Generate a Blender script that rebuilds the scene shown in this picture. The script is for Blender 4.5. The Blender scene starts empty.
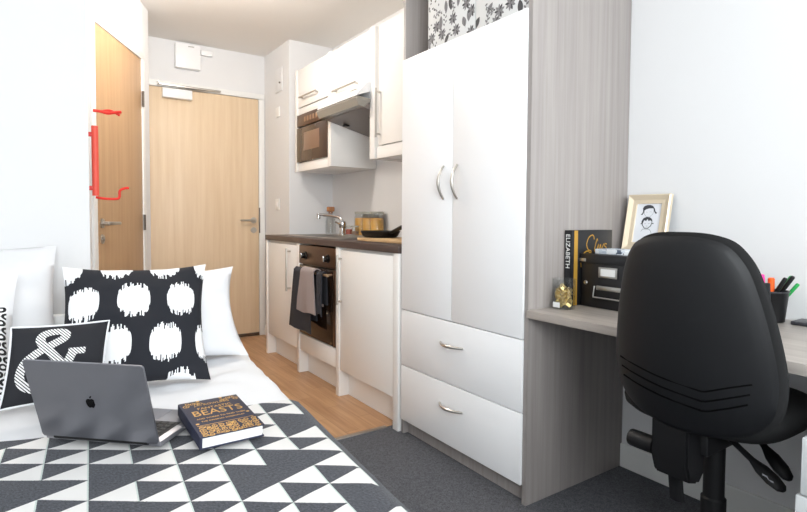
import bpy, bmesh, math, random
from mathutils import Vector, Matrix, noise
random.seed(7)
S = bpy.context.scene
COL = S.collection
PI = math.pi

# ------------------------------------------------------------------ camera
CAMZ = 1.04
YAW, PITCH, ROLL = math.radians(34.36), math.radians(2.29), math.radians(.35)
cd = bpy.data.cameras.new('camera')
cd.sensor_width = 36
cd.lens = 36 * 530.64 / 807
cd.shift_y = -(256 - 239.01) / 807
cd.clip_start = .02
cam = bpy.data.objects.new('camera', cd)
COL.objects.link(cam)
r0 = Vector((math.cos(YAW), -math.sin(YAW), 0))
f0 = Vector((math.sin(YAW), math.cos(YAW), 0))
up = Vector((0, 0, 1))
fw = f0 * math.cos(PITCH) - up * math.sin(PITCH)
u0 = up * math.cos(PITCH) + f0 * math.sin(PITCH)
rr = r0 * math.cos(ROLL) + u0 * math.sin(ROLL)
uu = u0 * math.cos(ROLL) - r0 * math.sin(ROLL)
cam.matrix_world = Matrix(((rr.x, uu.x, -fw.x, 0), (rr.y, uu.y, -fw.y, 0), (rr.z, uu.z, -fw.z, CAMZ), (0, 0, 0, 1)))
S.camera = cam

# ------------------------------------------------------------------ world, lights, exposure
w = bpy.data.worlds.new('world')
S.world = w
w.use_nodes = True
w.node_tree.nodes['Background'].inputs[0].default_value = (.80, .90, 1.0, 1)
w.node_tree.nodes['Background'].inputs[1].default_value = .3


def area(name, loc, rot, sx, sy, power, col):
    l = bpy.data.lights.new(name, 'AREA')
    l.shape = 'RECTANGLE'
    l.size, l.size_y = sx, sy
    l.energy = power
    l.color = col
    o = bpy.data.objects.new(name, l)
    o.location = loc
    o.rotation_euler = rot
    COL.objects.link(o)
    return o


# daylight through an added, unseen window behind the camera
area('added_window_daylight', (-.10, -1.22, 1.6), (math.radians(84), 0, 0), 1.1, 1.4, 68, (.935, .97, 1.0))
area('added_window_daylight', (1.25, -1.22, 1.6), (math.radians(84), 0, 0), 1.1, 1.4, 31, (.94, .975, 1.0))
area('added_side_daylight', (-1.22, .0, 1.55), (0, math.radians(-86), 0), 1.3, 1.5, 9, (.95, .975, 1.0))  # side fill through an added, unseen window in the left wall
# lamp over the kitchen passage
kl = bpy.data.lights.new('kitchen_ceiling_light', 'POINT')
kl.energy = 26
kl.color = (1.0, .925, .84)
kl.shadow_soft_size = .07
ko = bpy.data.objects.new('kitchen_ceiling_light', kl)
ko.location = (.75, 3.05, 2.352)
COL.objects.link(ko)

S.view_settings.view_transform = 'Standard'
S.view_settings.look = 'None'
S.view_settings.gamma = 1
S.view_settings.use_curve_mapping = False
S.view_settings.exposure = .13

# ------------------------------------------------------------------ helpers
OFF = {}


def thing(name, label, cat, loc=(0, 0, 0), rotz=0, group=None, local=False, kind=None):
    o = bpy.data.objects.new(name, None)
    o.empty_display_size = .05
    o.location = loc
    o.rotation_euler = (0, 0, rotz)
    COL.objects.link(o)
    if kind:
        o['kind'] = kind
    if label:
        o['label'] = label
    if cat:
        o['category'] = cat
    if group:
        o['group'] = group
    OFF[o.name] = Vector((0, 0, 0)) if local else Vector(loc)
    return o


def tag(o, label, cat, group=None, kind=None):
    if kind:
        o['kind'] = kind
    o['label'] = label
    o['category'] = cat
    if group:
        o['group'] = group
    return o


def obj(name, bm, m, parent=None, smooth=True, label=None, ang=35):
    me = bpy.data.meshes.new(name)
    off = OFF[parent.name] if parent else Vector((0, 0, 0))
    bmesh.ops.recalc_face_normals(bm, faces=bm.faces[:])
    if off.length:
        bmesh.ops.translate(bm, verts=bm.verts[:], vec=-off)
    bm.to_mesh(me)
    bm.free()
    for mm in (m if isinstance(m, (list, tuple)) else [m]):
        me.materials.append(mm)
    if smooth:
        me.polygons.foreach_set('use_smooth', [True] * len(me.polygons))
        me.set_sharp_from_angle(angle=math.radians(ang))
    o = bpy.data.objects.new(name, me)
    COL.objects.link(o)
    if parent:
        o.parent = parent
    OFF[o.name] = off
    if label:
        o['label'] = label
    return o


def single(name, bm, m, label, cat, group=None, smooth=True, kind=None, ang=35):
    """a top-level thing that is one mesh: origin moved to its base"""
    xs = [v.co.x for v in bm.verts]
    ys = [v.co.y for v in bm.verts]
    zs = [v.co.z for v in bm.verts]
    c = Vector(((min(xs) + max(xs)) / 2, (min(ys) + max(ys)) / 2, min(zs)))
    bmesh.ops.translate(bm, verts=bm.verts[:], vec=-c)
    o = obj(name, bm, m, None, smooth, ang=ang)
    o.location = c
    return tag(o, label, cat, group, kind)


def struct(name, bm, m, smooth=False):
    o = obj(name, bm, m, None, smooth)
    o['kind'] = 'structure'
    return o


def B():
    return bmesh.new()


def box(bm, x0, x1, y0, y1, z0, z1, bev=0, seg=2, M=None):
    cx, cy, cz = (x0 + x1) / 2, (y0 + y1) / 2, (z0 + z1) / 2
    r = bmesh.ops.create_cube(bm, size=1, matrix=Matrix.Translation((cx, cy, cz)) @ Matrix.Diagonal((abs(x1 - x0), abs(y1 - y0), abs(z1 - z0), 1)))
    vs = r['verts']
    if bev:
        es = set()
        for v in vs:
            es.update(v.link_edges)
        rb = bmesh.ops.bevel(bm, geom=list(es), offset=bev, segments=seg, affect='EDGES', profile=.5, clamp_overlap=True)
        vs = list({v for f in rb['faces'] for v in f.verts} | {v for v in vs if v.is_valid})
    if M is not None:
        bmesh.ops.transform(bm, matrix=M, verts=[v for v in vs if v.is_valid])
    return bm


def bx(*a, **k):
    return box(B(), *a, **k)


def frame_from(d):
    d = d.normalized()
    a = Vector((0, 0, 1)) if abs(d.z) < .9 else Vector((1, 0, 0))
    x = a.cross(d).normalized()
    y = d.cross(x)
    return x, y


def tube(bm, pts, rad, n=10, cap=True, closed=False, flat=None):
    """tube along pts; rad a number or list; flat=(sx,sy) squashes the profile"""
    P = [Vector(p) for p in pts]
    R = rad if isinstance(rad, (list, tuple)) else [rad] * len(P)
    rings = []
    X = None
    for i, p in enumerate(P):
        if closed:
            d = P[(i + 1) % len(P)] - P[i - 1]
        else:
            d = P[min(i + 1, len(P) - 1)] - P[max(i - 1, 0)]
        d.normalize()
        if X is None:
            X, Y = frame_from(d)
        else:
            X = (X - d * X.dot(d)).normalized()
            Y = d.cross(X)
        ring = []
        for k in range(n):
            a = 2 * PI * k / n
            c, s = math.cos(a), math.sin(a)
            if flat:
                c *= flat[0]
                s *= flat[1]
            ring.append(bm.verts.new(p + (X * c + Y * s) * R[i]))
        rings.append(ring)
    m = len(rings)
    for i in range(m if closed else m - 1):
        a, b = rings[i], rings[(i + 1) % m]
        for k in range(n):
            bm.faces.new((a[k], a[(k + 1) % n], b[(k + 1) % n], b[k]))
    if cap and not closed:
        bm.faces.new(rings[0][::-1])
        bm.faces.new(rings[-1])
    return bm


def lathe(bm, prof, c, n=28, axis=None, cap=True):
    """prof: (radius, height) list; c centre; axis direction"""
    c = Vector(c)
    d = Vector(axis or (0, 0, 1)).normalized()
    X, Y = frame_from(d)
    rings = []
    for r, h in prof:
        if r < 1e-6:
            rings.append([bm.verts.new(c + d * h)])
        else:
            rings.append([bm.verts.new(c + d * h + (X * math.cos(2 * PI * k / n) + Y * math.sin(2 * PI * k / n)) * r) for k in range(n)])
    for a, b in zip(rings, rings[1:]):
        for k in range(n):
            k2 = (k + 1) % n
            if len(a) == 1 and len(b) == 1:
                continue
            if len(a) == 1:
                bm.faces.new((a[0], b[k2], b[k]))
            elif len(b) == 1:
                bm.faces.new((a[k], a[k2], b[0]))
            else:
                bm.faces.new((a[k], a[k2], b[k2], b[k]))
    if cap:
        if len(rings[0]) > 1:
            bm.faces.new(rings[0][::-1])
        if len(rings[-1]) > 1:
            bm.faces.new(rings[-1])
    return bm


def prism(bm, poly, O, U, V, W, t):
    """polygon poly [(u,v)] in plane O+uU+vV, extruded by t along W"""
    O, U, V, W = Vector(O), Vector(U), Vector(V), Vector(W)
    a = [bm.verts.new(O + U * p[0] + V * p[1]) for p in poly]
    b = [bm.verts.new(O + U * p[0] + V * p[1] + W * t) for p in poly]
    n = len(poly)
    f1 = bm.faces.new(a)
    f2 = bm.faces.new(b[::-1])
    for i in range(n):
        bm.faces.new((a[i], b[i], b[(i + 1) % n], a[(i + 1) % n]))
    bmesh.ops.triangulate(bm, faces=[f1, f2])
    return bm


def smooth_path(pts, n=8, closed=False):
    """Catmull-Rom through the points"""
    P = [Vector(p) for p in pts]
    out = []
    m = len(P)
    for i in range(m if closed else m - 1):
        if closed:
            p0, p1, p2, p3 = P[i - 1], P[i], P[(i + 1) % m], P[(i + 2) % m]
        else:
            p0, p1, p2, p3 = P[max(i - 1, 0)], P[i], P[i + 1], P[min(i + 2, m - 1)]
        for k in range(n):
            t = k / n
            out.append(.5 * ((2 * p1) + (p2 - p0) * t + (2 * p0 - 5 * p1 + 4 * p2 - p3) * t * t + (3 * p1 - p0 - 3 * p2 + p3) * t ** 3))
    if not closed:
        out.append(P[-1])
    return out


def ribbon2d(pts, wd):
    """list of quads (as 2-D corner lists) of a stroke of width wd along 2-D pts"""
    P = [Vector((p[0], p[1])) for p in pts]
    L, R = [], []
    for i, p in enumerate(P):
        d = (P[min(i + 1, len(P) - 1)] - P[max(i - 1, 0)])
        d.normalize()
        n = Vector((-d.y, d.x))
        ww = wd[i] if isinstance(wd, list) else wd
        L.append(p + n * ww / 2)
        R.append(p - n * ww / 2)
    return L, R


def stroke(bm, pts, wd, fn):
    """stroke mapped to space with fn(u,v)->Vector"""
    L, R = ribbon2d(pts, wd)
    vl = [bm.verts.new(fn(p.x, p.y)) for p in L]
    vr = [bm.verts.new(fn(p.x, p.y)) for p in R]
    for i in range(len(vl) - 1):
        bm.faces.new((vl[i], vl[i + 1], vr[i + 1], vr[i]))


def text_into(bm, s, size, O, U, V, depth=0.0004, align='CENTER', W=None, sx=1.0):
    """writes s with Blender's own font as mesh: origin O, right U, up V"""
    cu = bpy.data.curves.new('t', 'FONT')
    cu.body = s
    cu.size = size
    cu.align_x = align
    cu.align_y = 'CENTER'
    cu.extrude = depth / 2
    cu.resolution_u = 3
    o = bpy.data.objects.new('t', cu)
    COL.objects.link(o)
    dg = bpy.context.evaluated_depsgraph_get()
    me = bpy.data.meshes.new_from_object(o.evaluated_get(dg))
    bpy.data.objects.remove(o)
    bpy.data.curves.remove(cu)
    U, V = Vector(U).normalized(), Vector(V).normalized()
    N = U.cross(V)
    O = Vector(O)
    vs = [bm.verts.new(O + U * v.co.x * sx + V * v.co.y + N * (v.co.z + depth / 2)) for v in me.vertices]
    for p in me.polygons:
        try:
            bm.faces.new([vs[i] for i in p.vertices])
        except ValueError:
            pass
    bpy.data.meshes.remove(me)


def copy_tree(root, loc=None):
    r = root.copy()
    COL.objects.link(r)
    if loc is not None:
        r.location = loc
    for ch in list(root.children):
        c = ch.copy()
        COL.objects.link(c)
        c.parent = r
        for g in list(ch.children):
            d = g.copy()
            COL.objects.link(d)
            d.parent = c
    return r


# ------------------------------------------------------------------ materials
class N:
    """math on shader sockets"""

    def __init__(s, nt, sock):
        s.nt, s.s = nt, sock

    def _op(s, op, *others):
        n = s.nt.nodes.new('ShaderNodeMath')
        n.operation = op
        s.nt.links.new(s.s, n.inputs[0])
        for i, o in enumerate(others):
            if isinstance(o, N):
                s.nt.links.new(o.s, n.inputs[i + 1])
            else:
                n.inputs[i + 1].default_value = o
        return N(s.nt, n.outputs[0])

    def __add__(s, o): return s._op('ADD', o)
    def __sub__(s, o): return s._op('SUBTRACT', o)
    def __mul__(s, o): return s._op('MULTIPLY', o)
    def __truediv__(s, o): return s._op('DIVIDE', o)
    def floor(s): return s._op('FLOOR')
    def fract(s): return s._op('FRACT')
    def abs(s): return s._op('ABSOLUTE')
    def pow(s, o): return s._op('POWER', o)
    def gt(s, o): return s._op('GREATER_THAN', o)
    def lt(s, o): return s._op('LESS_THAN', o)
    def max(s, o): return s._op('MAXIMUM', o)
    def min(s, o): return s._op('MINIMUM', o)
    def eq(s, o): return s._op('COMPARE', o, .1)


def rgb(r, g, b):
    f = lambda c: (c / 255 / 12.92) if c <= 10.31 else ((c / 255 + .055) / 1.055) ** 2.4
    return (f(r), f(g), f(b), 1)


def mat(name, col, rough=.5, metal=0, **k):
    m = bpy.data.materials.new(name)
    m.use_nodes = True
    p = m.node_tree.nodes['Principled BSDF']
    p.inputs['Base Color'].default_value = col
    p.inputs['Roughness'].default_value = rough
    p.inputs['Metallic'].default_value = metal
    for a, v in k.items():
        p.inputs[a.replace('_', ' ')].default_value = v
    return m


def nodes(m):
    return m.node_tree, m.node_tree.nodes['Principled BSDF']


def coords(nt, which='Object', scale=(1, 1, 1), rot=(0, 0, 0)):
    tc = nt.nodes.new('ShaderNodeTexCoord')
    mp = nt.nodes.new('ShaderNodeMapping')
    mp.inputs['Scale'].default_value = scale
    mp.inputs['Rotation'].default_value = rot
    nt.links.new(tc.outputs[which], mp.inputs[0])
    return mp.outputs[0]


def noise_tex(nt, vec, scale, detail=3, rough=.5):
    n = nt.nodes.new('ShaderNodeTexNoise')
    n.inputs['Scale'].default_value = scale
    n.inputs['Detail'].default_value = detail
    n.inputs['Roughness'].default_value = rough
    nt.links.new(vec, n.inputs['Vector'])
    return n.outputs['Fac']


def ramp(nt, fac, stops):
    n = nt.nodes.new('ShaderNodeValToRGB')
    e = n.color_ramp.elements
    e[0].position, e[0].color = stops[0]
    e[1].position, e[1].color = stops[1]
    for s in stops[2:]:
        x = e.new(s[0])
        x.color = s[1]
    nt.links.new(fac, n.inputs[0])
    return n.outputs[0]


def mix(nt, fac, a, b):
    n = nt.nodes.new('ShaderNodeMix')
    n.data_type = 'RGBA'
    for s, v in ((n.inputs[0], fac), (n.inputs[6], a), (n.inputs[7], b)):
        if isinstance(v, N):
            v = v.s
        if isinstance(v, (tuple, float, int)):
            s.default_value = v
        else:
            nt.links.new(v, s)
    return n.outputs[2]


def bump(nt, p, h, strength=.2, dist=.002):
    n = nt.nodes.new('ShaderNodeBump')
    n.inputs['Strength'].default_value = strength
    n.inputs['Distance'].default_value = dist
    nt.links.new(h, n.inputs['Height'])
    nt.links.new(n.outputs[0], p.inputs['Normal'])


def grain(name, c0, c1, scale, rough=.5, fine=None, **k):
    """streaky wood grain, long along the axis whose scale is small"""
    m = mat(name, c0, rough, **k)
    nt, p = nodes(m)
    v = coords(nt, 'Object', scale)
    a = noise_tex(nt, v, 1, 5, .62)
    c = ramp(nt, a, [(.3, c0), (.7, c1)])
    nt.links.new(c, p.inputs['Base Color'])
    return m


def plaster(name, col, rough=.85):
    m = mat(name, col, rough)
    nt, p = nodes(m)
    bump(nt, p, noise_tex(nt, coords(nt, 'Object'), 180, 3), .06, .001)
    return m


WALL = plaster('white_wall_paint', rgb(231, 231, 232))
CEIL = plaster('ceiling_paint', rgb(242, 239, 235))
TRIM = mat('white_gloss_trim', rgb(240, 240, 238), .35)
WHITE = mat('white_laminate', rgb(246, 246, 247), .32)
CREAM = mat('white_gloss_laminate', rgb(247, 245, 242), .25)
GREYWOOD = grain('grey_driftwood_laminate', rgb(146, 139, 136), rgb(168, 161, 157), (45, 45, 1.1), .5)
GREYWOOD_Y = grain('grey_driftwood_laminate_desktop', rgb(160, 152, 146), rgb(186, 178, 171), (45, 1.1, 45), .42)
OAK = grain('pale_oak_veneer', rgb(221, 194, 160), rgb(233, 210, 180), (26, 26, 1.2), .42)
OAK_SHADED = grain('shaded_oak_veneer_bathroom', rgb(178, 142, 105), rgb(192, 157, 119), (26, 26, 1.2), .42)  # same pale oak, darker because the door's shade is put into the colour
WORKTOP = grain('dark_brown_worktop', rgb(62, 48, 43), rgb(92, 76, 70), (40, 2, 40), .4)
STEEL = mat('brushed_steel', rgb(196, 192, 186), .32, 1)
CHROME = mat('chrome', rgb(215, 215, 216), .12, 1)
DKSTEEL = mat('dark_steel', rgb(120, 114, 108), .35, 1)
BLACK = mat('black_plastic', rgb(17, 17, 19), .5, Specular_IOR_Level=.35)
BLACKGLOSS = mat('black_gloss', rgb(14, 13, 13), .12)
BRONZE = mat('brown_tinted_steel', rgb(104, 80, 64), .3, .75)
OVENGLASS = mat('dark_oven_glass', rgb(40, 29, 23), .08)
MWGLASS = mat('microwave_door_glass', rgb(74, 56, 45), .12)
MWWIN = mat('microwave_window', rgb(134, 104, 84), .3)
PAPER = mat('white_paper', rgb(240, 240, 238), .8)
RED = mat('red_enamel', rgb(226, 50, 40), .4)
GOLD = mat('gold_foil', rgb(206, 164, 92), .32, .6)
CORK = mat('cork', rgb(182, 128, 88), .8)
RUBBER = mat('black_rubber', rgb(5, 5, 6), .9, Specular_IOR_Level=.05)


def glass(name, col=(1, 1, 1, 1), amount=.16):
    m = bpy.data.materials.new(name)
    m.use_nodes = True
    nt = m.node_tree
    nt.nodes.clear()
    out = nt.nodes.new('ShaderNodeOutputMaterial')
    mx = nt.nodes.new('ShaderNodeMixShader')
    tr = nt.nodes.new('ShaderNodeBsdfTransparent')
    tr.inputs[0].default_value = col
    gl = nt.nodes.new('ShaderNodeBsdfGlossy')
    gl.inputs['Roughness'].default_value = .05
    fr = nt.nodes.new('ShaderNodeLayerWeight')
    fr.inputs[0].default_value = .5
    fp = nt.nodes.new('ShaderNodeMath')
    fp.operation = 'POWER'
    fp.inputs[1].default_value = 3.5
    ad = nt.nodes.new('ShaderNodeMath')
    ad.operation = 'MULTIPLY_ADD'
    ad.inputs[1].default_value = .5
    ad.inputs[2].default_value = amount * .25
    nt.links.new(fr.outputs['Facing'], fp.inputs[0])
    nt.links.new(fp.outputs[0], ad.inputs[0])
    nt.links.new(ad.outputs[0], mx.inputs[0])
    nt.links.new(tr.outputs[0], mx.inputs[1])
    nt.links.new(gl.outputs[0], mx.inputs[2])
    nt.links.new(mx.outputs[0], out.inputs[0])
    return m


GLASS = glass('clear_glass', (.975, .985, .985, 1))
PANE = glass('window_glass', (.97, .98, .98, 1), .05)

# oak-look vinyl floor: planks along Y
FLOORWOOD = mat('oak_plank_floor', rgb(190, 140, 94), .38)
nt, p = nodes(FLOORWOOD)
tc = nt.nodes.new('ShaderNodeTexCoord')
sp = nt.nodes.new('ShaderNodeSeparateXYZ')
nt.links.new(tc.outputs['Object'], sp.inputs[0])
X, Y = N(nt, sp.outputs[0]), N(nt, sp.outputs[1])
pi_ = (X / .075).floor()
yo = Y / .55 + pi_ * .37
pj = yo.floor()
cmb = nt.nodes.new('ShaderNodeCombineXYZ')
nt.links.new(pi_.s, cmb.inputs[0])
nt.links.new(pj.s, cmb.inputs[1])
wn = nt.nodes.new('ShaderNodeTexWhiteNoise')
nt.links.new(cmb.outputs[0], wn.inputs['Vector'])
base = ramp(nt, wn.outputs['Value'], [(0, rgb(172, 128, 90)), (1, rgb(202, 160, 120))])
gr = noise_tex(nt, coords(nt, 'Object', (38, 2.2, 1)), 1, 4, .6)
gcol = ramp(nt, gr, [(.3, rgb(150, 108, 74)), (.72, rgb(214, 174, 134))])
c = mix(nt, .45, base, gcol)
ed = (X / .075).fract().lt(.03).max(yo.fract().lt(.006))
c = mix(nt, ed * .5, c, rgb(120, 80, 50))
nt.links.new(c, p.inputs['Base Color'])

CARPET = mat('grey_flecked_carpet', rgb(72, 74, 80), .95)
nt, p = nodes(CARPET)
v = coords(nt, 'Object')
n1 = noise_tex(nt, v, 260, 2, .7)
n2 = noise_tex(nt, v, 60, 3, .6)
c = mix(nt, .5, ramp(nt, n1, [(.35, rgb(44, 45, 50)), (.68, rgb(124, 125, 131))]), ramp(nt, n2, [(.3, rgb(62, 63, 68)), (.7, rgb(96, 97, 102))]))
nt.links.new(c, p.inputs['Base Color'])
bump(nt, p, n1, .6, .004)


def cloth(name, col, sc=900, rough=.9, st=.25, **k):
    m = mat(name, col, rough, **k)
    nt, p = nodes(m)
    bump(nt, p, noise_tex(nt, coords(nt, 'Object'), sc, 2), st, .001)
    return m


LINEN = cloth('white_cotton', rgb(232, 233, 236), 300, .9, .1)
TOWELDK = cloth('charcoal_terry', rgb(48, 49, 56), 500, .95, .6)
TOWELGR = cloth('grey_terry', rgb(160, 148, 146), 500, .95, .6)
CUSHBLACK = cloth('black_canvas', rgb(30, 31, 37), 900, .85, .3)
SEATFAB = cloth('black_upholstery', rgb(10, 10, 12), 700, .8, .2)
# black vinyl of the chair back
CHAIRBACK = mat('black_vinyl', rgb(13, 14, 17), .5, Specular_IOR_Level=.32)
nt, p = nodes(CHAIRBACK)
bump(nt, p, noise_tex(nt, coords(nt, 'Object'), 420, 3), .12, .0006)

# striped canvas of the ampersand
STRIPE = mat('black_white_stripe', rgb(235, 235, 235), .85)
nt, p = nodes(STRIPE)
uvn = nt.nodes.new('ShaderNodeUVMap')
sp = nt.nodes.new('ShaderNodeSeparateXYZ')
nt.links.new(uvn.outputs[0], sp.inputs[0])
su, sv = N(nt, sp.outputs[0]), N(nt, sp.outputs[1])
t_ = ((su + sv) * 28).fract().gt(.62)
nt.links.new(mix(nt, t_, rgb(236, 236, 236), rgb(30, 30, 34)), p.inputs['Base Color'])


def uvs(nt):
    uvn = nt.nodes.new('ShaderNodeUVMap')
    sp = nt.nodes.new('ShaderNodeSeparateXYZ')
    nt.links.new(uvn.outputs[0], sp.inputs[0])
    return N(nt, sp.outputs[0]), N(nt, sp.outputs[1])


# ikat spots: rows of white ovals with ragged thread ends on black
IKAT = mat('ikat_spot_cotton', rgb(30, 31, 38), .88)
nt, p = nodes(IKAT)
u, v = uvs(nt)                       # v measured from the top
row = ((v - .015 + .175) / .35).floor()
odd = (row * .5).fract().gt(.25)
uc = (u - .02 - odd * .115 + .165) / .33
du = (uc.fract() - .5) * .33
cellx = uc.floor()
dv = v - .015 - row * .35
thr = (u * 135).floor()
cm = nt.nodes.new('ShaderNodeCombineXYZ')
nt.links.new(thr.s, cm.inputs[0])
nt.links.new((row + cellx * 7.3 + dv.gt(0) * 3.1).s, cm.inputs[1])
wn = nt.nodes.new('ShaderNodeTexWhiteNoise')
nt.links.new(cm.outputs[0], wn.inputs['Vector'])
rg = N(nt, wn.outputs['Value'])
ry = rg * .062 + .098
q = (du.abs() / .108).pow(2.6) + (dv.abs() / ry).pow(2.6)
spot = q.lt(1)
nt.links.new(mix(nt, spot, rgb(27, 29, 37), rgb(242, 243, 245)), p.inputs['Base Color'])

# small rings of the far-left cushion
RINGS = mat('black_ring_print', rgb(235, 235, 235), .88)
nt, p = nodes(RINGS)
u, v = uvs(nt)
rw = (v * 13).floor()
uu_ = (u * 11 + (rw * .5).fract().gt(.25) * .5).fract() - .5
vv_ = (v * 13).fract() - .5
rd = (uu_ * uu_ + vv_ * vv_).pow(.5)
ring = (rd.lt(.47)) * (rd.gt(.2))
nt.links.new(mix(nt, ring, rgb(240, 240, 242), rgb(22, 23, 26)), p.inputs['Base Color'])

# triangle-weave wool blanket
BLANKET = mat('triangle_weave_wool', rgb(60, 62, 68), .95)
nt, p = nodes(BLANKET)
u, v = uvs(nt)
nz = N(nt, noise_tex(nt, coords(nt, 'UV', (1, 1, 1)), 26, 2)) - .5
u2 = u + nz * .03
v2 = v + nz * .05
fu, fv = u2.fract(), v2.fract()
cu_, cv_ = u2.floor(), v2.floor()
dark = fv.gt(fu)
for (a, b) in [(0, -1), (-2, -2), (0, -3), (3, -1), (4, 0), (5, -2), (-3, 1), (1, 2), (-4, -3), (3, -4), (5, 3), (-5, 0), (1, -6), (-3, -6)]:
    dark = dark.max(cu_.eq(float(a)) * cv_.eq(float(b)))
dark = dark.max(cu_.eq(6.0))
line = fu.gt(.965) * (dark * -1 + 1)
fl = N(nt, noise_tex(nt, coords(nt, 'UV'), 17, 5, .8))
dcol = ramp(nt, fl.s, [(.36, rgb(22, 23, 28)), (.66, rgb(84, 87, 97))])
c = mix(nt, dark, rgb(224, 222, 220), dcol)
c = mix(nt, line * .6, c, rgb(168, 190, 182))
nt.links.new(c, p.inputs['Base Color'])
bump(nt, p, fl.s, .3, .002)
p.inputs['Sheen Weight'].default_value = .1

# ------------------------------------------------------------------ setting
XR, YF, ZC = 2.01, 4.545, 2.43
XL, YB = -1.0, -1.0
struct('floor', bx(-1.1, 2.2, 2.19, 4.7, -.06, 0), FLOORWOOD)
struct('floor', bx(-1.1, 2.2, -1.1, 2.19, -.06, .002), CARPET)
struct('ceiling', bx(-1.1, 2.2, -1.1, 4.7, ZC, ZC + .08), CEIL)
struct('wall_right', bx(XR, XR + .1, -1.1, 4.0, 0, ZC), WALL)
struct('wall_corner', bx(1.63, XR + .1, 3.99, 4.7, 0, ZC), WALL)
# wall at the end with the entrance opening
bm = B()
DX0, DX1, DZ = .70, 1.575, 2.056
box(bm, .55, DX0 - .03, YF, YF + .12, 0, ZC)
box(bm, DX1 + .03, 1.66, YF, YF + .12, 0, ZC)
box(bm, DX0 - .03, DX1 + .03, YF, YF + .12, DZ + .03, ZC)
struct('wall_far', bm, WALL)
# bathroom pod: blunt corner carrying the second door
P0 = Vector((.241, 3.238, 0))
DD = Vector((.458, .889, 0)).normalized()
DNm = Vector((DD.y, -DD.x, 0))             # towards the passage
DL = .672
pod = [(-1.1, 2.55), (.168, 2.55), (.206, 3.12)]
A0 = P0 - DD * .045
A1 = P0 + DD * (DL + .045)
pod += [(A0.x, A0.y), (A1.x, A1.y), (.625, 4.0), (.64, 4.56), (.64, 4.7), (-1.1, 4.7)]
struct('wall_left', prism(B(), pod, (0, 0, 0), (1, 0, 0), (0, 1, 0), (0, 0, 1), ZC), WALL)
bm = B()
LY0, LY1 = -.75, .75
box(bm, XL - .1, XL, -1.1, LY0, 0, ZC)
box(bm, XL - .1, XL, LY1, 2.56, 0, ZC)
box(bm, XL - .1, XL, LY0, LY1, 0, .9)
box(bm, XL - .1, XL, LY0, LY1, 2.2, ZC)
struct('wall_left', bm, WALL)
wn2 = thing('added_window_2', None, None, (XL - .05, 0, .9), kind='structure')  # added window out of view, lets the side fill in
bm = B()
for a in (LY0, -.03, LY1 - .06):
    box(bm, XL - .08, XL - .02, a, a + .06, .9, 2.2, .004)
for a in (.9, 2.14):
    box(bm, XL - .08, XL - .02, LY0, LY1, a, a + .06, .004)
obj('added_window_frame', bm, TRIM, wn2)
obj('pane', bx(XL - .052, XL - .048, LY0 + .05, LY1 - .05, .95, 2.15), PANE, wn2)
bm = B()
WX0, WX1, WZ0, WZ1 = -.65, 1.85, .9, 2.3
box(bm, -1.1, WX0, YB - .1, YB, 0, ZC)
box(bm, WX1, 2.2, YB - .1, YB, 0, ZC)
box(bm, WX0, WX1, YB - .1, YB, 0, WZ0)
box(bm, WX0, WX1, YB - .1, YB, WZ1, ZC)
struct('wall_back', bm, WALL)
wn_ = thing('added_window_1', None, None, (.6, YB - .05, WZ0), kind='structure')  # added window out of view, opening for the daylight lamps
bm = B()
for a in (WX0, (WX0 + WX1) / 2 - .03, WX1 - .06):
    box(bm, a, a + .06, YB - .08, YB - .02, WZ0, WZ1, .004)
for a in (WZ0, WZ1 - .06):
    box(bm, WX0, WX1, YB - .08, YB - .02, a, a + .06, .004)
obj('added_window_frame', bm, TRIM, wn_)
bm = B()
box(bm, WX0 + .05, WX1 - .05, YB - .052, YB - .048, WZ0 + .05, WZ1 - .05)
obj('pane', bm, PANE, wn_)

# threshold strip, skirtings
struct('trim_1', bx(.7, 1.40, 2.178, 2.204, 0, .006, .002), STEEL)
bm = B()
box(bm, XR - .016, XR, -1.0, 1.296, 0, .1, .004)
struct('baseboard_right', bm, TRIM)
struct('baseboard_far', bx(1.6, 1.63, YF - .001, YF, 0, .09), TRIM)
struct('baseboard_corner', bx(1.616, 1.63, 3.99, YF, 0, .09, .003), TRIM)


def lever_handle(parent, O, U, V, W, flip=1, zlock=-.09):
    """rose, lever along U, lock escutcheon below; W is out of the door"""
    O, U, V, W = Vector(O), Vector(U), Vector(V), Vector(W)
    h = lathe(B(), [(0, .0), (.026, 0), (.026, .008), (.012, .01), (.011, .04), (0, .04)], O, 20, W)
    pts = [O + W * .038, O + W * .046 + U * .012 * flip, O + W * .046 + U * .06 * flip, O + W * .046 + U * .125 * flip]
    tube(h, pts, [.010, .010, .0095, .009], 10)
    obj('handle', h, STEEL, parent)
    q = O + V * zlock
    e = lathe(B(), [(0, 0), (.025, 0), (.025, .007), (0, .007)], q, 20, W)
    box_M = q + W * .008
    lathe(e, [(.008, 0), (.008, .006), (0, .006)], box_M, 12, W)
    obj('lock', e, STEEL, parent)


# entrance door
d1 = thing('door_1', None, None, ((DX0 + DX1) / 2, YF, 0), kind='structure')
bm = B()
box(bm, DX0 - .045, DX0, YF - .014, YF + .1, 0, DZ, .002)
box(bm, DX1, DX1 + .05, YF - .014, YF + .1, 0, DZ, .002)
box(bm, DX0 - .045, DX1 + .05, YF - .014, YF + .1, DZ, DZ + .045, .002)
obj('door_frame', bm, TRIM, d1)
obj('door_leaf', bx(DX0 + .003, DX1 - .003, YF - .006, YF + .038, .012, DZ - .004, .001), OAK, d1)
lever_handle(d1, (1.525, YF - .006, 1.01), (1, 0, 0), (0, 0, 1), (0, -1, 0), -1, -.085)
obj('lock_plate', bx(DX1 - .002, DX1 + .006, YF - .018, YF - .004, .9, 1.12, .001), DKSTEEL, d1)
obj('drop_seal', bx(DX0 + .004, DX1 - .004, YF - .012, YF - .004, .004, .03, .001), DKSTEEL, d1)
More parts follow.
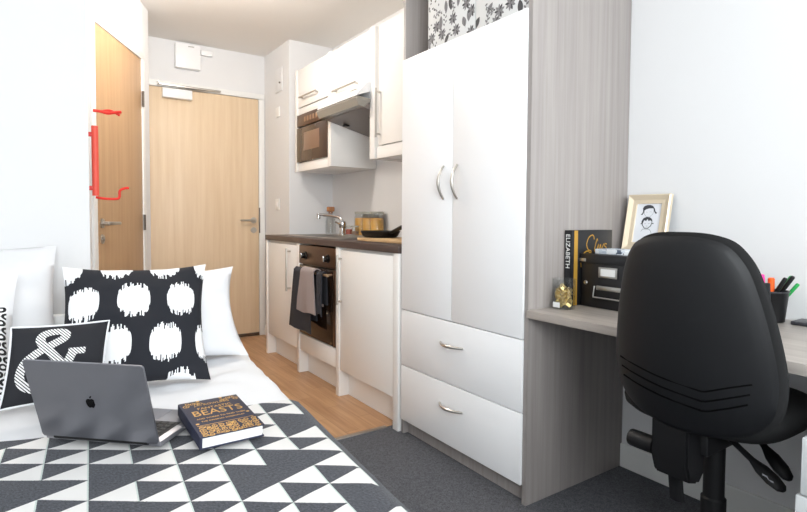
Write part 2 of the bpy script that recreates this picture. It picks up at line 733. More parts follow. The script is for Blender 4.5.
cl = obj('door_closer', bx(.80, 1.02, YF - .05, YF - .006, DZ - .085, DZ - .012, .004), WHITE, d1)
bm = B()
box(bm, .765, 1.245, YF - .05, YF - .03, DZ + .006, DZ + .02, .002)
tube(bm, [(.90, YF - .03, DZ - .01), (1.15, YF - .04, DZ + .01)], .007, 8)
box(bm, .765, .775, YF - .05, YF - .014, DZ + .006, DZ + .035)
obj('closer_arm', bm, STEEL, cl)

# bathroom door on the blunt corner
d2 = thing('door_2', None, None, tuple(P0), kind='structure')


def dp(s, n, z):
    return P0 + DD * s + DNm * n + Vector((0, 0, z))


def dbox(bm, s0, s1, n0, n1, z0, z1, bev=0):
    Mx = Matrix(((DD.x, DNm.x, 0, P0.x), (DD.y, DNm.y, 0, P0.y), (0, 0, 1, 0), (0, 0, 0, 1)))
    return box(bm, s0, s1, n0, n1, z0, z1, bev, 2, Mx)


bm = B()
dbox(bm, -.045, 0, -.05, .012, 0, DZ, .002)
dbox(bm, DL, DL + .05, -.05, .012, 0, DZ, .002)
dbox(bm, -.045, DL + .05, -.05, .012, DZ, DZ + .045, .002)
obj('door_frame', bm, TRIM, d2)
obj('door_leaf', dbox(B(), .003, DL - .003, -.04, .006, .01, DZ - .003, .001), OAK_SHADED, d2)
lever_handle(d2, dp(.055, .006, 1.0), DD, (0, 0, 1), DNm, 1, -.085)
for hz in (1.80, 1.0, .25):
    bm = B()
    tube(bm, [dp(DL, .016, hz - .05), dp(DL, .016, hz + .05)], .008, 10)
    dbox(bm, DL - .004, DL + .016, .011, .0155, hz - .05, hz + .05)
    obj('hinge', bm, DKSTEEL, d2)

# red coat rack on the end of the bed wall
rk = thing('coat_rack', 'red metal coat rack with swing-out arms on the white wall end', 'coat rack', (0.207, 2.9, 1.1))
bm = B()
tube(bm, [(0.216, 2.88, 1.135), (0.216, 2.88, 1.46)], .0145, 14)
obj('post', bm, mat('light_red_enamel', rgb(240, 92, 76), .45), rk)
for zz in (1.17, 1.42):
    obj('wall_bracket', bx(.188, .216, 2.872, 2.888, zz - .01, zz + .01, .002), RED, rk)

bm = B()
tube(bm, smooth_path([(0.216, 2.88, 1.128), (0.252, 2.88, 1.122), (0.302, 2.885, 1.122), (0.315, 2.886, 1.132), (0.318, 2.887, 1.162), (0.342, 2.89, 1.175), (0.357, 2.89, 1.176)], 5), .006, 8)
obj('arm', bm, RED, rk)
bm = B()
tube(bm, smooth_path([(0.21, 2.88, 1.532), (0.242, 2.878, 1.53), (0.272, 2.88, 1.525), (0.302, 2.882, 1.533), (0.328, 2.884, 1.538)], 5), .007, 8)
tube(bm, smooth_path([(0.242, 2.895, 1.532), (0.282, 2.9, 1.542), (0.324, 2.9, 1.524)], 5), .006, 8)
obj('arm', bm, RED, rk)

# wall box over the entrance door
wb = thing('ventilation_unit', 'white square ventilation unit high on the wall above the entrance door', 'vent', (1.0, YF, 2.2))
obj('body', bx(.895, 1.085, YF - .055, YF, 2.215, 2.405, .006), WHITE, wb)
obj('indicator', bx(.99, 1.035, YF - .058, YF - .054, 2.383, 2.392, .001), mat('pale_grey_plastic', rgb(190, 188, 184), .5), wb)
single('detector', bx(1.095, 1.185, YF - .035, YF, 2.345, 2.385, .006), WHITE, 'small white detector strip on the wall beside the ventilation unit', 'detector')
# switch and thermostat plate on the side of the corner
sw = thing('light_switch', 'white rocker light switch on the wall end beside the worktop', 'switch', (1.63, 4.23, 1.1))
obj('plate', bx(1.622, 1.63, 4.19, 4.275, 1.10, 1.19, .003), TRIM, sw)
obj('rocker', bx(1.619, 1.623, 4.216, 4.25, 1.125, 1.165, .002), WHITE, sw)
th = thing('thermostat', 'pale thermostat cover high on the wall end beside the wall cupboards', 'thermostat', (1.63, 4.2, 2.1))
obj('cover', bx(1.622, 1.63, 4.12, 4.27, 2.06, 2.25, .003), WALL, th)
obj('knob', lathe(B(), [(0, 0), (.008, 0), (.007, .008), (0, .008)], (1.622, 4.16, 2.13), 12, (-1, 0, 0)), DKSTEEL, th)
obj('socket_plate', bx(1.621, 1.63, 4.18, 4.26, 1.86, 1.94, .003), TRIM, th)

# ------------------------------------------------------------------ bed
BA = math.radians(5.4)
BH = Vector((math.sin(BA), math.cos(BA), 0))     # towards the head
BE = Vector((math.cos(BA), -math.sin(BA), 0))    # to the right edge
HR, HL = .515, -.83


def bp(x, y, z):
    return BE * x + BH * y + Vector((0, 0, z))


def bbox(bm, x0, x1, y0, y1, z0, z1, bev=0, seg=2):
    Mx = Matrix(((BE.x, BH.x, 0, 0), (BE.y, BH.y, 0, 0), (0, 0, 1, 0), (0, 0, 0, 1)))
    return box(bm, x0, x1, y0, y1, z0, z1, bev, seg, Mx)


Y0B, Y1B = .42, 2.41
bed = thing('bed', 'low white divan bed under white duvet and triangle-pattern blanket', 'bed', tuple(bp(-.15, 1.4, 0)))
obj('bed_base', bbox(B(), HL + .03, HR - .05, Y0B + .02, Y1B - .01, .06, .27, .01), mat('bed_base_fabric', rgb(226, 226, 226), .9), bed)
obj('mattress', bbox(B(), HL + .02, HR - .04, Y0B + .01, Y1B - .01, .27, .452, .04, 4), LINEN, bed)
obj('headboard', bbox(B(), HL + .03, HR - .12, Y1B - .005, Y1B + .03, .06, .66, .01), TRIM, bed)
for xx in (HL + .1, HR - .12):
    for yy in (Y0B + .1, Y1B - .1):
        q = bp(xx, yy, 0)
        obj('leg', lathe(B(), [(0, 0), (.025, 0), (.03, .062), (0, .062)], q, 14), BLACK, bed)


def bed_height(x, y):
    """gentle folds shared by duvet and blanket"""
    n = noise.noise(Vector((x * 3.1, y * 3.1, 0))) * .007 + noise.noise(Vector((x * 8 + 5, y * 8, 3))) * .0035
    k = min(1, max(0, (y - 1.66) / .25))
    n += k * (abs(noise.noise(Vector((x * 6 + 1, y * 9, 8)))) * .022 + noise.noise(Vector((x * 17, y * 21, 2))) * .004)
    return n


RC = .055


def drape(s, hang_r, hang_l=.12):
    """arc-length s across the bed -> (x', dz) with rounded edge and hanging side"""
    sgn = 1
    lim, hang = HR - RC, hang_r
    if s < 0:
        if s >= HL + RC:
            return s, 0
        sgn, lim, s, = -1, -(HL + RC), -s
    if s <= lim:
        return sgn * s, 0
    t = s - lim
    q = RC * PI / 2
    if t <= q:
        a = t / RC
        return sgn * (lim + RC * math.sin(a)), -RC * (1 - math.cos(a))
    return sgn * (lim + RC), -RC - (t - q)


def cover(name, y0, y1, z, ext, hang_r, hang_l, ny, nx, material, lab, cat, fold=1.0, far=None, uvf=None, thick=.006):
    bm = B()
    uvl = bm.loops.layers.uv.new('UVMap')
    s0 = HL + RC - (RC * PI / 2 + hang_l)
    s1 = HR - RC + (RC * PI / 2 + hang_r)
    g = []
    for j in range(ny + 1):
        row = []
        for i in range(nx + 1):
            s = s0 + (s1 - s0) * i / nx
            yy1 = far(s) if far else y1
            y = y0 + (yy1 - y0) * j / ny
            x, dz = drape(s, hang_r)
            hz = bed_height(s, y)
            side = 1 if dz < -RC * .9 else 0
            ex_ = ext * min(1, max(0, (abs(s) - .34) / .1))
            px_ = x + ex_ + (side * (.010 * math.sin(y * 9 + 1) + .006 * math.sin(y * 23)) * min(1, (-dz - RC) * 8) if side else 0)
            if s < 0:
                px_ = x - ex_
            zz = z + dz + hz * fold * (1 if dz > -RC else .3)
            row.append((bm.verts.new(bp(px_, y, zz)), s, y))
        g.append(row)
    for j in range(ny):
        for i in range(nx):
            q = (g[j][i], g[j][i + 1], g[j + 1][i + 1], g[j + 1][i])
            f = bm.faces.new([a[0] for a in q])
            if uvf:
                for l, a in zip(f.loops, q):
                    l[uvl].uv = uvf(a[1], a[2])
    bm.normal_update()
    me_geom = bm.faces[:]
    bmesh.ops.solidify(bm, geom=me_geom, thickness=thick)
    return single(name, bm, material, lab, cat, ang=80)


cover('duvet', Y0B - .0, Y1B - .02, .466, .0, .17, .16, 70, 60, LINEN, 'white duvet spread over the bed, hanging down its side', 'duvet', 1.0)
PA = math.radians(3.8)
ph, pe = Vector((math.sin(PA), math.cos(PA), 0)), Vector((math.cos(PA), -math.sin(PA), 0))


def blanket_uv(s, y):
    q = bp(s, y, 0)
    xx, yy = q.dot(pe), q.dot(ph)
    return ((xx + .011) / .0865, (yy + .6 * xx - 1.370) / .092)


cover('blanket', Y0B - .01, 1.6, .480, .012, .24, .22, 60, 64, BLANKET,
      'charcoal and white triangle-pattern wool blanket across the foot of the bed', 'blanket', 1.0,
      far=lambda s: 1.605 - .05 * (s + .1) + .006 * math.sin(s * 17), uvf=blanket_uv, thick=.008)


def pillow(name, w, h, t, O, U, V, m, lab, cat, n=26, pinch=.05, wr=.006, seed=0, group=None, root=None, pw=2.4):
    """cushion centred at O in plane U (right), V (up); normal U x V"""
    O, U, V = Vector(O), Vector(U).normalized(), Vector(V).normalized()
    W = U.cross(V).normalized()
    bm = B()
    uvl = bm.loops.layers.uv.new('UVMap')
    fronts, backs = {}, {}

    def pos(i, j, side):
        a, b = -1 + 2 * i / n, -1 + 2 * j / n
        x = a * (1 - pinch * (1 - b * b) ** 1.0 * abs(a) ** 3)
        y = b * (1 - pinch * (1 - a * a) ** 1.0 * abs(b) ** 3)
        th = (max(0, 1 - abs(a) ** pw) * max(0, 1 - abs(b) ** pw)) ** .55
        k = Vector((a * 2.3 + seed, b * 2.3, side))
        wz = noise.noise(k) * wr * 1.5 + noise.noise(k * 3) * wr * .6
        return O + U * x * w / 2 + V * y * h / 2 + W * (side * (t / 2 * th) + wz * min(1, th * 2))
    for j in range(n + 1):
        for i in range(n + 1):
            edge = i in (0, n) or j in (0, n)
            fronts[i, j] = bm.verts.new(pos(i, j, 1))
            backs[i, j] = fronts[i, j] if edge else bm.verts.new(pos(i, j, -1))
    for j in range(n):
        for i in range(n):
            for dct, od in ((fronts, 1), (backs, -1)):
                ks = [(i, j), (i + 1, j), (i + 1, j + 1), (i, j + 1)]
                f = bm.faces.new([dct[k] for k in ks][::od])
                for l, k in zip(f.loops, ks[::od]):
                    l[uvl].uv = (k[0] / n, 1 - k[1] / n)
    if root is not None:
        return obj(name, bm, m, root, ang=80), pos
    return single(name, bm, m, lab, cat, group, ang=80)


def surf(O, U, V, w, h, t, pinch, pw, u, v):
    """front point of a pillow (without wrinkles) at u,v in -1..1"""
    O, U, V = Vector(O), Vector(U).normalized(), Vector(V).normalized()
    W = U.cross(V).normalized()
    x = u * (1 - pinch * (1 - v * v) * abs(u) ** 3)
    y = v * (1 - pinch * (1 - u * u) * abs(v) ** 3)
    th = (max(0, 1 - abs(u) ** pw) * max(0, 1 - abs(v) ** pw)) ** .55
    return O + U * x * w / 2 + V * y * h / 2 + W * (t / 2 * th)


# white pillows against the headboard
pillow('pillow', .60, .43, .15, (.395, 2.265, .650), (1, -.09, .0), (.04, .62, .80), LINEN, 'white pillow behind the spotted black cushion, its corner out to the right', 'pillow', seed=3, pinch=.13, wr=.012)
pillow('pillow', .70, .50, .18, (-.30, 2.36, .700), (1, -.02, .02), (.0, .5, .86), LINEN, 'white pillow at the back of the bed beside the spotted cushion', 'pillow', seed=9, pinch=.05, wr=.012)
pillow('pillow', .66, .44, .13, (-.395, 2.10, .665), (1, .0, .0), (.0, .55, .83), LINEN, 'white pillow at the left, in front of another white pillow', 'pillow', seed=14, pinch=.05, wr=.012)

# spotted cushion
CAMP = Vector((0, 0, CAMZ))
cBR, cTR, cTL = [CAMP + (Vector(q) - CAMP) * 1.04 for q in ((.458, 1.80, .50), (.507, 2.05, .852), (.055, 2.06, .862))]
Uc = (cTR - cTL)
Vc = (cTR - cBR)
pillow('cushion', Uc.length * 1.0, Vc.length * 1.03, .13, (cTL + cBR) / 2 + Vector((0, 0, .005)), Uc, Vc, IKAT, 'large black cushion with ragged white spots', 'cushion', seed=21, pinch=.10, wr=.007)

# ampersand cushion
aTL, aTR, aBL = [CAMP + (Vector(q) - CAMP) * .965 for q in ((-.075, 1.90, .716), (.173, 1.90, .711), (-.104, 1.82, .50))]
Ua, Va = aTR - aTL, (aTL - aBL)
Va = (Va - Ua.normalized() * Va.dot(Ua.normalized()) * .0)
Oa = (aTR + aBL) / 2
wa, ha, ta, pa_ = Ua.length * 1.02, Va.length * 1.0, .08, .05
cu2 = thing('cushion', 'small black cushion with a striped white ampersand, behind the laptop', 'cushion', (Oa.x, Oa.y, .5))
pillow('cover', wa, ha, ta, Oa, Ua, Va, CUSHBLACK, '', '', seed=2, pinch=pa_, wr=.0, root=cu2)


def onamp(u, v, lift=.0015):
    p_ = surf(Oa, Ua, Va, wa, ha, ta, pa_, 2.4, u, v)
    return p_ + Ua.normalized().cross(Va.normalized()) * lift


# the sign: coordinates in a 614x512 study of the cushion, mapped to -1..1
def A2(x, y):
    return ((x - 70) / 520 * 2 - .86, .86 - (y - 78) / 420 * 2)


bm = B()
uvl = bm.loops.layers.uv.new('UVMap')
path = [(372, 330), (330, 290), (270, 232), (215, 175), (192, 140), (205, 112), (245, 98), (290, 98), (318, 112), (312, 138), (270, 162), (215, 190), (165, 220), (130, 250), (112, 290), (112, 330), (135, 365), (180, 390), (240, 392), (290, 360), (330, 300), (352, 246), (362, 222)]
pp = [(q.x, q.y) for q in smooth_path([(a[0], a[1], 0) for a in path], 5)]
pp = [A2(*a) for a in pp]
stroke(bm, [A2(340, 214), A2(430, 214)], .16, lambda u, v: onamp(u, v, .0024))
stroke(bm, pp, .185, lambda u, v: onamp(u, v, .002))
for f in bm.faces:
    for l in f.loops:
        q = l.vert.co - Oa
        l[uvl].uv = (q.dot(Ua.normalized()) * 4, q.dot(Va.normalized()) * 4)
obj('ampersand', bm, STRIPE, cu2)
bm = B()
for e in range(4):
    for k in range(12):
        pass
ring_ = []
for (a, b) in ((-1, -1), (1, -1), (1, 1), (-1, 1)):
    nx_ = {(-1, -1): (1, -1), (1, -1): (1, 1), (1, 1): (-1, 1), (-1, 1): (-1, -1)}[(a, b)]
    for k in range(14):
        t = k / 14
        ring_.append(onamp((a + (nx_[0] - a) * t) * .985, (b + (nx_[1] - b) * t) * .985, .002))
tube(bm, ring_, .0028, 6, closed=True)
obj('piping', bm, LINEN, cu2)

# ring-print cushion at the far left
pillow('cushion', .33, .30, .09, (-.246, 1.945, .63), (1, .06, .0), (-.06, .5, .86), RINGS, 'black and white ring-print cushion at the left edge of the bed', 'cushion', seed=33, pinch=.05, wr=.004)

# ------------------------------------------------------------------ laptop
LZ = .4915
la, lb = Vector((-.001, 1.556, LZ)), Vector((.224, 1.345, LZ))
lu = (lb - la).normalized()
lv = Vector((-lu.y, lu.x, 0))             # away from the camera: over the keyboard
LW, LD = (lb - la).length, .207
lap = thing('laptop', 'open grey laptop seen from behind, standing on the patterned blanket', 'laptop', tuple((la + lb) / 2))
ALU = mat('space_grey_aluminium', rgb(134, 135, 142), .36, .8)
ALU2 = mat('space_grey_aluminium_base', rgb(150, 150, 156), .36, .7)


def lbox(bm, x0, x1, y0, y1, z0, z1, bev=0, M=None):
    Mx = Matrix(((lu.x, lv.x, 0, la.x), (lu.y, lv.y, 0, la.y), (0, 0, 1, LZ), (0, 0, 0, 1)))
    return box(bm, x0, x1, y0, y1, z0, z1, bev, 2, Mx if M is None else M)


obj('base', lbox(B(), 0, LW, .004, LD, 0, .0135, .003), ALU2, lap)
kb = obj('keyboard', lbox(B(), .02, LW - .02, .025, .12, .0132, .0142), BLACK, lap)
bm = B()
for r in range(5):
    for k in range(13):
        x = .024 + k * (LW - .052) / 13
        lbox(bm, x, x + .0165, .029 + r * .018, .029 + r * .018 + .0145, .0142, .0156, .001)
obj('keys', bm, mat('black_keycaps', rgb(30, 30, 32), .5), kb)
obj('trackpad', lbox(B(), LW * .3, LW * .7, .127, LD - .008, .0132, .0139), ALU, lap)
bm = B()
tube(bm, [la + lu * .03 + Vector((0, 0, .011)), lb - lu * .03 + Vector((0, 0, .011))], .006, 10)
obj('hinge', bm, BLACK, lap)
# lid leaning back towards the camera
la_ang = math.radians(15.5)
lup = (-lv * math.sin(la_ang) + Vector((0, 0, 1)) * math.cos(la_ang)).normalized()
lnn = lup.cross(lu).normalized()           # check: towards the camera
if lnn.dot(lv) > 0:
    lnn = -lnn
LO = la + Vector((0, 0, .012))
LH = .209
ML = Matrix(((lu.x, lup.x, lnn.x, LO.x), (lu.y, lup.y, lnn.y, LO.y), (lu.z, lup.z, lnn.z, LO.z), (0, 0, 0, 1)))
bm = B()


def rrect(x0, x1, y0, y1, r, n=6):
    out = []
    for cx, cy, a0 in ((x1 - r, y0 + r, -90), (x1 - r, y1 - r, 0), (x0 + r, y1 - r, 90), (x0 + r, y0 + r, 180)):
        for k in range(n + 1):
            a = math.radians(a0 + 90 * k / n)
            out.append((cx + r * math.cos(a), cy + r * math.sin(a)))
    return out


prism(bm, rrect(0, LW, 0, LH, .008), LO, lu, lup, lnn, .005)
lid = obj('lid', bm, ALU, lap)
obj('screen', prism(B(), rrect(.006, LW - .006, .012, LH - .006, .004), LO - lnn * .0006, lu, lup, -lnn, .0006), BLACKGLOSS, lid)
# apple mark on the lid
ap = [(0, .78), (.18, .86), (.42, .86), (.66, .72), (.78, .56), (.62, .40), (.56, .18), (.64, -.06), (.84, -.22), (.70, -.54), (.46, -.86), (.26, -.92), (0, -.82), (-.26, -.92), (-.50, -.84), (-.76, -.42), (-.86, .06), (-.80, .46), (-.58, .76), (-.30, .86)]
sc = .0135
cx_, cy_ = LW * .5, LH * .50
bm = B()
prism(bm, [(cx_ + a * sc, cy_ + b * sc - .002) for a, b in [(q.x, q.y) for q in smooth_path([(a, b, 0) for a, b in ap], 3, True)]], LO + lnn * .0051, lu, lup, lnn, .0004)
lf = [(-.02, .98), (.02, 1.22), (.22, 1.44), (.40, 1.50), (.38, 1.26), (.20, 1.04)]
prism(bm, [(cx_ + a * sc, cy_ + b * sc - .002) for a, b in lf], LO + lnn * .0051, lu, lup, lnn, .0004)
obj('logo', bm, BLACKGLOSS, lid)

# ------------------------------------------------------------------ book on the bed
BW, BD, BT = .153, .218, .031
bk = thing('book', 'navy hardback book with gold ornament lying on the blanket beside the laptop', 'book', (.374, 1.382, .5005), 0, None, True)
bk.rotation_euler = (math.radians(4.2), math.radians(.8), math.radians(1.5))
NAVY = cloth('navy_book_cloth', rgb(34, 38, 62), 800, .6, .2)
bm = B()
box(bm, -BW / 2, BW / 2, -BD / 2, BD / 2, BT - .003, BT, .001)
box(bm, -BW / 2, BW / 2, -BD / 2, BD / 2, 0, .003, .001)
box(bm, -BW / 2 - .003, -BW / 2 + .003, -BD / 2, BD / 2, 0, BT, .002)
NAVYB = bm
obj('pages', bx(-BW / 2 + .003, BW / 2 - .004, -BD / 2 + .004, BD / 2 - .004, .003, BT - .003), PAPER, bk)
bm = NAVYB
for f in bm.faces:
    f.tag = True
ZT = BT + .0003
fnb = lambda u, v: Vector((u, v, ZT))
rnd = random.Random(4)


def scroll(bm, cx, cy, r, a0, turns, wd, fn, flip=1):
    pts = []
    for k in range(22):
        t = k / 21
        a = a0 + flip * turns * 2 * PI * t
        q = r * (1 - .8 * t)
        pts.append((cx + q * math.cos(a), cy + q * math.sin(a)))
    stroke(bm, pts, wd, fn)


for s_ in (-1, 1):
    for k in range(4):
        scroll(bm, s_ * (.058 - k * .010), .096 - k * .0035, .008, 1.2 * k, 1.3, .0022, fnb, s_)
    scroll(bm, s_ * .066, .082, .009, .4, 1.4, .0022, fnb, s_)
for rrow in range(4):
    for k in range(9):
        scroll(bm, -.064 + k * .016 + rnd.uniform(-.003, .003), -.100 + rrow * .0135 + rnd.uniform(-.002, .002), .0082, rnd.uniform(0, 6), 1.4, .0024, fnb, rnd.choice((-1, 1)))
for yy in (-.047, -.0465):
    stroke(bm, [(-.07, yy), (.07, yy)], .0016, fnb)
stroke(bm, [(-.072, -.105), (.072, -.105)], .0014, fnb)
for q in ((-.066, -.035), (.066, -.015), (0, -.072), (.012, -.06), (-.03, .103), (.03, .103)):
    lathe(bm, [(0, 0), (.0045, 0), (0, .0006)], (q[0], q[1], ZT), 10)
for f in bm.faces:
    f.material_index = 0 if f.tag else 1
obj('cover', bm, [NAVY, GOLD], bk)
bm = B()
text_into(bm, 'BEASTS', .046, (0, .024, ZT), (1, 0, 0), (0, 1, 0), sx=.86)
text_into(bm, 'FANTASTIC', .017, (0, .053, ZT), (1, 0, 0), (0, 1, 0))
text_into(bm, 'J.K. ROWLING', .0145, (0, .077, ZT), (1, 0, 0), (0, 1, 0))
text_into(bm, 'AND WHERE TO FIND THEM', .0095, (0, -.009, ZT), (1, 0, 0), (0, 1, 0))
text_into(bm, 'THE ORIGINAL SCREENPLAY', .0085, (0, -.026, ZT), (1, 0, 0), (0, 1, 0))
obj('lettering', bm, GOLD, bk, smooth=False)

# ------------------------------------------------------------------ kitchen: base units
XB = 1.418
YP = [3.93, 3.335, 2.765, 2.155]      # left panel, oven panel, cupboard panel, end panel (far faces)
PT = [.036, .040, .042, .048]
WZ = .905


def bar_handle(parent, p0, p1, out, r=.006):
    p0, p1, out = Vector(p0), Vector(p1), Vector(out)
    d = (p1 - p0).normalized()
    bm = B()
    tube(bm, [p0 + out, p1 + out], r, 10)
    for q in (p0 + d * .02, p1 - d * .02):
        tube(bm, [q, q + out], r * .9, 8)
    return obj('handle', bm, STEEL, parent)


def panel_(parent, y1, t, z0=0, z1=.868, x0=XB - .004, x1=XR - .002):
    return obj('side_panel', bx(x0, x1, y1 - t, y1, z0, z1, .0015), CREAM, parent)


def plinth(parent, y0, y1):
    return obj('plinth', bx(XB + .06, XB + .076, y0, y1, 0, .152), CREAM, parent)


c1 = thing('base_cabinet', 'cream base cupboard at the far end of the worktop, left of the oven', 'cabinet', (1.7, 3.63, 0))
panel_(c1, YP[0], PT[0])
d_ = obj('door', bx(XB, XB + .018, YP[1] + .003, YP[0] - PT[0] - .003, .156, .85, .002), CREAM, c1)
bar_handle(d_, (XB, 3.455, .53), (XB, 3.455, .825), (-.03, 0, 0))
plinth(c1, YP[1], YP[0] - PT[0])
obj('carcass', bx(XB + .02, XR - .002, YP[1] + .001, YP[0] - PT[0], .152, .866), CREAM, c1)

c2 = thing('oven_housing', 'white oven housing between the two base cupboards', 'cabinet', (1.7, 3.03, 0))
panel_(c2, YP[1], PT[1])
y0, y1 = YP[2] + .002, YP[1] - PT[1] - .002
obj('drawer_front', bx(XB, XB + .018, y0, y1, .156, .268, .002), CREAM, c2)
plinth(c2, YP[2], YP[1] - PT[1])
obj('shelf', bx(XB + .02, XR - .002, y0, y1, .25, .268), CREAM, c2)

ov = thing('oven', 'brown-tinted built-in oven under the worktop with towels on its handle', 'oven', (1.7, 3.03, .27))
obj('body', bx(XB + .02, 1.95, y0 + .004, y1 - .004, .272, .855), DKSTEEL, ov)
obj('control_panel', bx(XB - .006, XB + .02, y0 + .001, y1 - .001, .737, .858, .003), BRONZE, ov)
for ky in (3.186, 2.861):
    k_ = lathe(B(), [(0, 0), (.026, 0), (.025, .006), (.019, .008), (.017, .03), (0, .03)], (XB - .006, ky, .793), 22, (-1, 0, 0))
    k_ = obj('knob', k_, BLACKGLOSS, ov)
    kk = bx(XB - .041, XB - .03, ky - .004, ky + .004, .776, .811, .001)
    obj('knob_grip', kk, CHROME, k_)
dv = obj('oven_door', bx(XB - .004, XB + .02, y0 + .001, y1 - .001, .276, .729, .003), OVENGLASS, ov)
obj('door_edge', bx(XB - .006, XB + .018, y0 + .001, y0 + .03, .276, .729, .002), BRONZE, dv)
HXo = XB - .044
bm = B()
tube(bm, [(HXo, y0 + .02, .700), (HXo, y1 - .02, .700)], .008, 12)
for q in (y0 + .05, y1 - .05):
    tube(bm, [(XB, q, .700), (HXo, q, .700)], .007, 8)
obj('handle', bm, mat('steel_warm_reflection', rgb(206, 178, 148), .3, .9), dv)  # brushed steel; the tan of reflected warm light is put into its colour


def towel(name, ya, yb, zf, zb, r, m, lab, seed, skew=.0, flare=.0, x0=HXo, t=.006):
    """cloth folded over the oven handle: front fall to zf, back fall to zb"""
    bm = B()
    ny, ns = 22, 40
    lf, lb_ = .700 - zf, .700 - zb
    L = lf + PI * r + lb_
    g = []
    for j in range(ns + 1):
        s = L * j / ns
        row = []
        for i in range(ny + 1):
            f = i / ny
            y = ya + (yb - ya) * f
            if s < lf:
                d = lf - s
                x, z = x0 - r, .700 - d
                k = d
            elif s < lf + PI * r:
                a = (s - lf) / r
                x, z = x0 - r * math.cos(a), .700 + r * math.sin(a)
                k = 0
            else:
                k = s - lf - PI * r
                x, z = x0 + r, .700 - k
            am = min(1, k * 6)
            x += (-1 if s < lf else .25) * am * .008 * (1 + math.sin(f * 9 + seed + k * 3)) * .5
            y += skew * k + (f - .5) * flare * k + noise.noise(Vector((f * 2 + seed, k * 3, 0))) * .008 * am
            z += noise.noise(Vector((f * 2.2 + seed, 7, 0))) * .012 * am * (k / max(lf, .01)) if s < lf else 0
            row.append(bm.verts.new((x, y, z)))
        g.append(row)
    for j in range(ns):
        for i in range(ny):
            bm.faces.new((g[j][i], g[j][i + 1], g[j + 1][i + 1], g[j + 1][i]))
    bm.normal_update()
    bmesh.ops.solidify(bm, geom=bm.faces[:], thickness=t)
    return single(name, bm, m, lab, 'towel', 'towels on the oven handle', ang=80)


towel('towel', 2.985, 3.245, .325, .40, .014, TOWELDK, 'long charcoal towel hanging from the oven handle under the grey one', 1.0, .09, .25)
towel('towel', 2.93, 3.115, .452, .50, .024, TOWELGR, 'shorter light grey towel folded over the charcoal one on the oven handle', 4.0, .03, .28)
towel('towel', 2.835, 2.905, .46, .52, .013, TOWELDK, 'narrow black towel hanging at the right end of the oven handle', 7.5, .0, .1)

c3 = thing('base_cabinet', 'white base cupboard between the oven and the wardrobe', 'cabinet', (1.7, 2.43, 0))
panel_(c3, YP[2], PT[2])
obj('side_panel', bx(XB - .004, XR - .002, YP[3] - PT[3], YP[3], 0, .868, .002), CREAM, c3)
d_ = obj('door', bx(XB, XB + .018, YP[3] + .004, YP[2] - PT[2] - .003, .156, .853, .002), CREAM, c3)
bar_handle(d_, (XB, 2.700, .54), (XB, 2.700, .825), (-.03, 0, 0))
plinth(c3, YP[3], YP[2] - PT[2])
obj('carcass', bx(XB + .02, XR - .002, YP[3] + .001, YP[2] - PT[2] - .001, .152, .866), CREAM, c3)

single('worktop', bx(1.409, XR - .001, 2.106, 3.928, .868, WZ, .003), WORKTOP, 'dark brown kitchen worktop running over the base cupboards and oven', 'worktop')

# sink
sk = thing('sink', 'stainless steel sink set into the dark worktop under the tap', 'sink', (1.70, 3.3, WZ))
bm = B()
SX0, SX1, SY0, SY1 = 1.50, 1.90, 2.88, 3.70
box(bm, SX0, SX1, SY0, SY0 + .32, WZ, WZ + .005, .002)
box(bm, SX0, SX0 + .04, SY0 + .32, SY1, WZ, WZ + .005, .002)
box(bm, SX1 - .09, SX1, SY0 + .32, SY1, WZ, WZ + .005, .002)
box(bm, SX0 + .04, SX1 - .09, SY1 - .04, SY1, WZ, WZ + .005, .002)
obj('rim', bm, STEEL, sk)
bm = B()
for k in range(8):
    y = SY0 + .03 + k * .034
    box(bm, SX0 + .04, SX1 - .1, y, y + .012, WZ + .005, WZ + .009, .002)
obj('drainer', bm, STEEL, sk)
obj('bowl', bx(SX0 + .04, SX1 - .09, SY0 + .32, SY1 - .04, WZ + .0002, WZ + .0012), DKSTEEL, sk)
# mixer tap
tp = thing('tap', 'chrome mixer tap with a swivelling spout behind the sink', 'tap', (1.845, 3.50, WZ + .0055))
T = Vector((1.845, 3.50, WZ + .0055))
obj('base', lathe(B(), [(0, 0), (.028, 0), (.028, .012), (.022, .016), (.022, .05), (.027, .056), (.029, .08), (.026, .098), (.012, .106), (0, .107)], T, 24), CHROME, tp)
bm = B()
sp0 = T + Vector((0, 0, .10))
pth = smooth_path([sp0 + Vector(q) for q in ((0, 0, -.03), (0, .004, .0), (-.006, .02, .022), (-.02, .05, .034), (-.045, .095, .041), (-.075, .15, .047), (-.095, .19, .050), (-.099, .20, .046))], 6)
tube(bm, pth, .0115, 12)
e = pth[-1]
tube(bm, [e + Vector((0, 0, .012)), e + Vector((0, 0, -.028))], .0145, 14)
obj('spout', bm, CHROME, tp)
bm = B()
tube(bm, [T + Vector((-.02, -.012, .075)), T + Vector((-.05, -.03, .085)), T + Vector((-.085, -.045, .10))], [.008, .007, .006], 10)
obj('lever', bm, CHROME, tp)


def jar(name, c, r, h, lab, cat, fill, lidm, group=None, lidh=.012, fillh=.8, square=False):
    t = thing(name, lab, cat, c, 0, group)
    c = Vector(c)
    n = 4 if square else 28
    obj('glass_body', lathe(B(), [(0, .0), (r * .95, 0), (r, .004), (r, h * .86), (r * .86, h * .93), (r * .86, h), (r * .80, h), (r * .80, h * .93), (r * .93, h * .85), (r * .93, .006), (0, .006)], c, 28), GLASS, t)
    if fill:
        obj('contents', lathe(B(), [(0, .007), (r * .9, .007), (r * .9, h * fillh), (r * .5, h * (fillh + .03)), (0, h * (fillh + .02))], c, 24), fill, t)
    if lidm:
        obj('lid', lathe(B(), [(0, h), (r * .93, h), (r * .95, h + .003), (r * .95, h + lidh), (0, h + lidh)], c, 28), lidm, t)
    return t


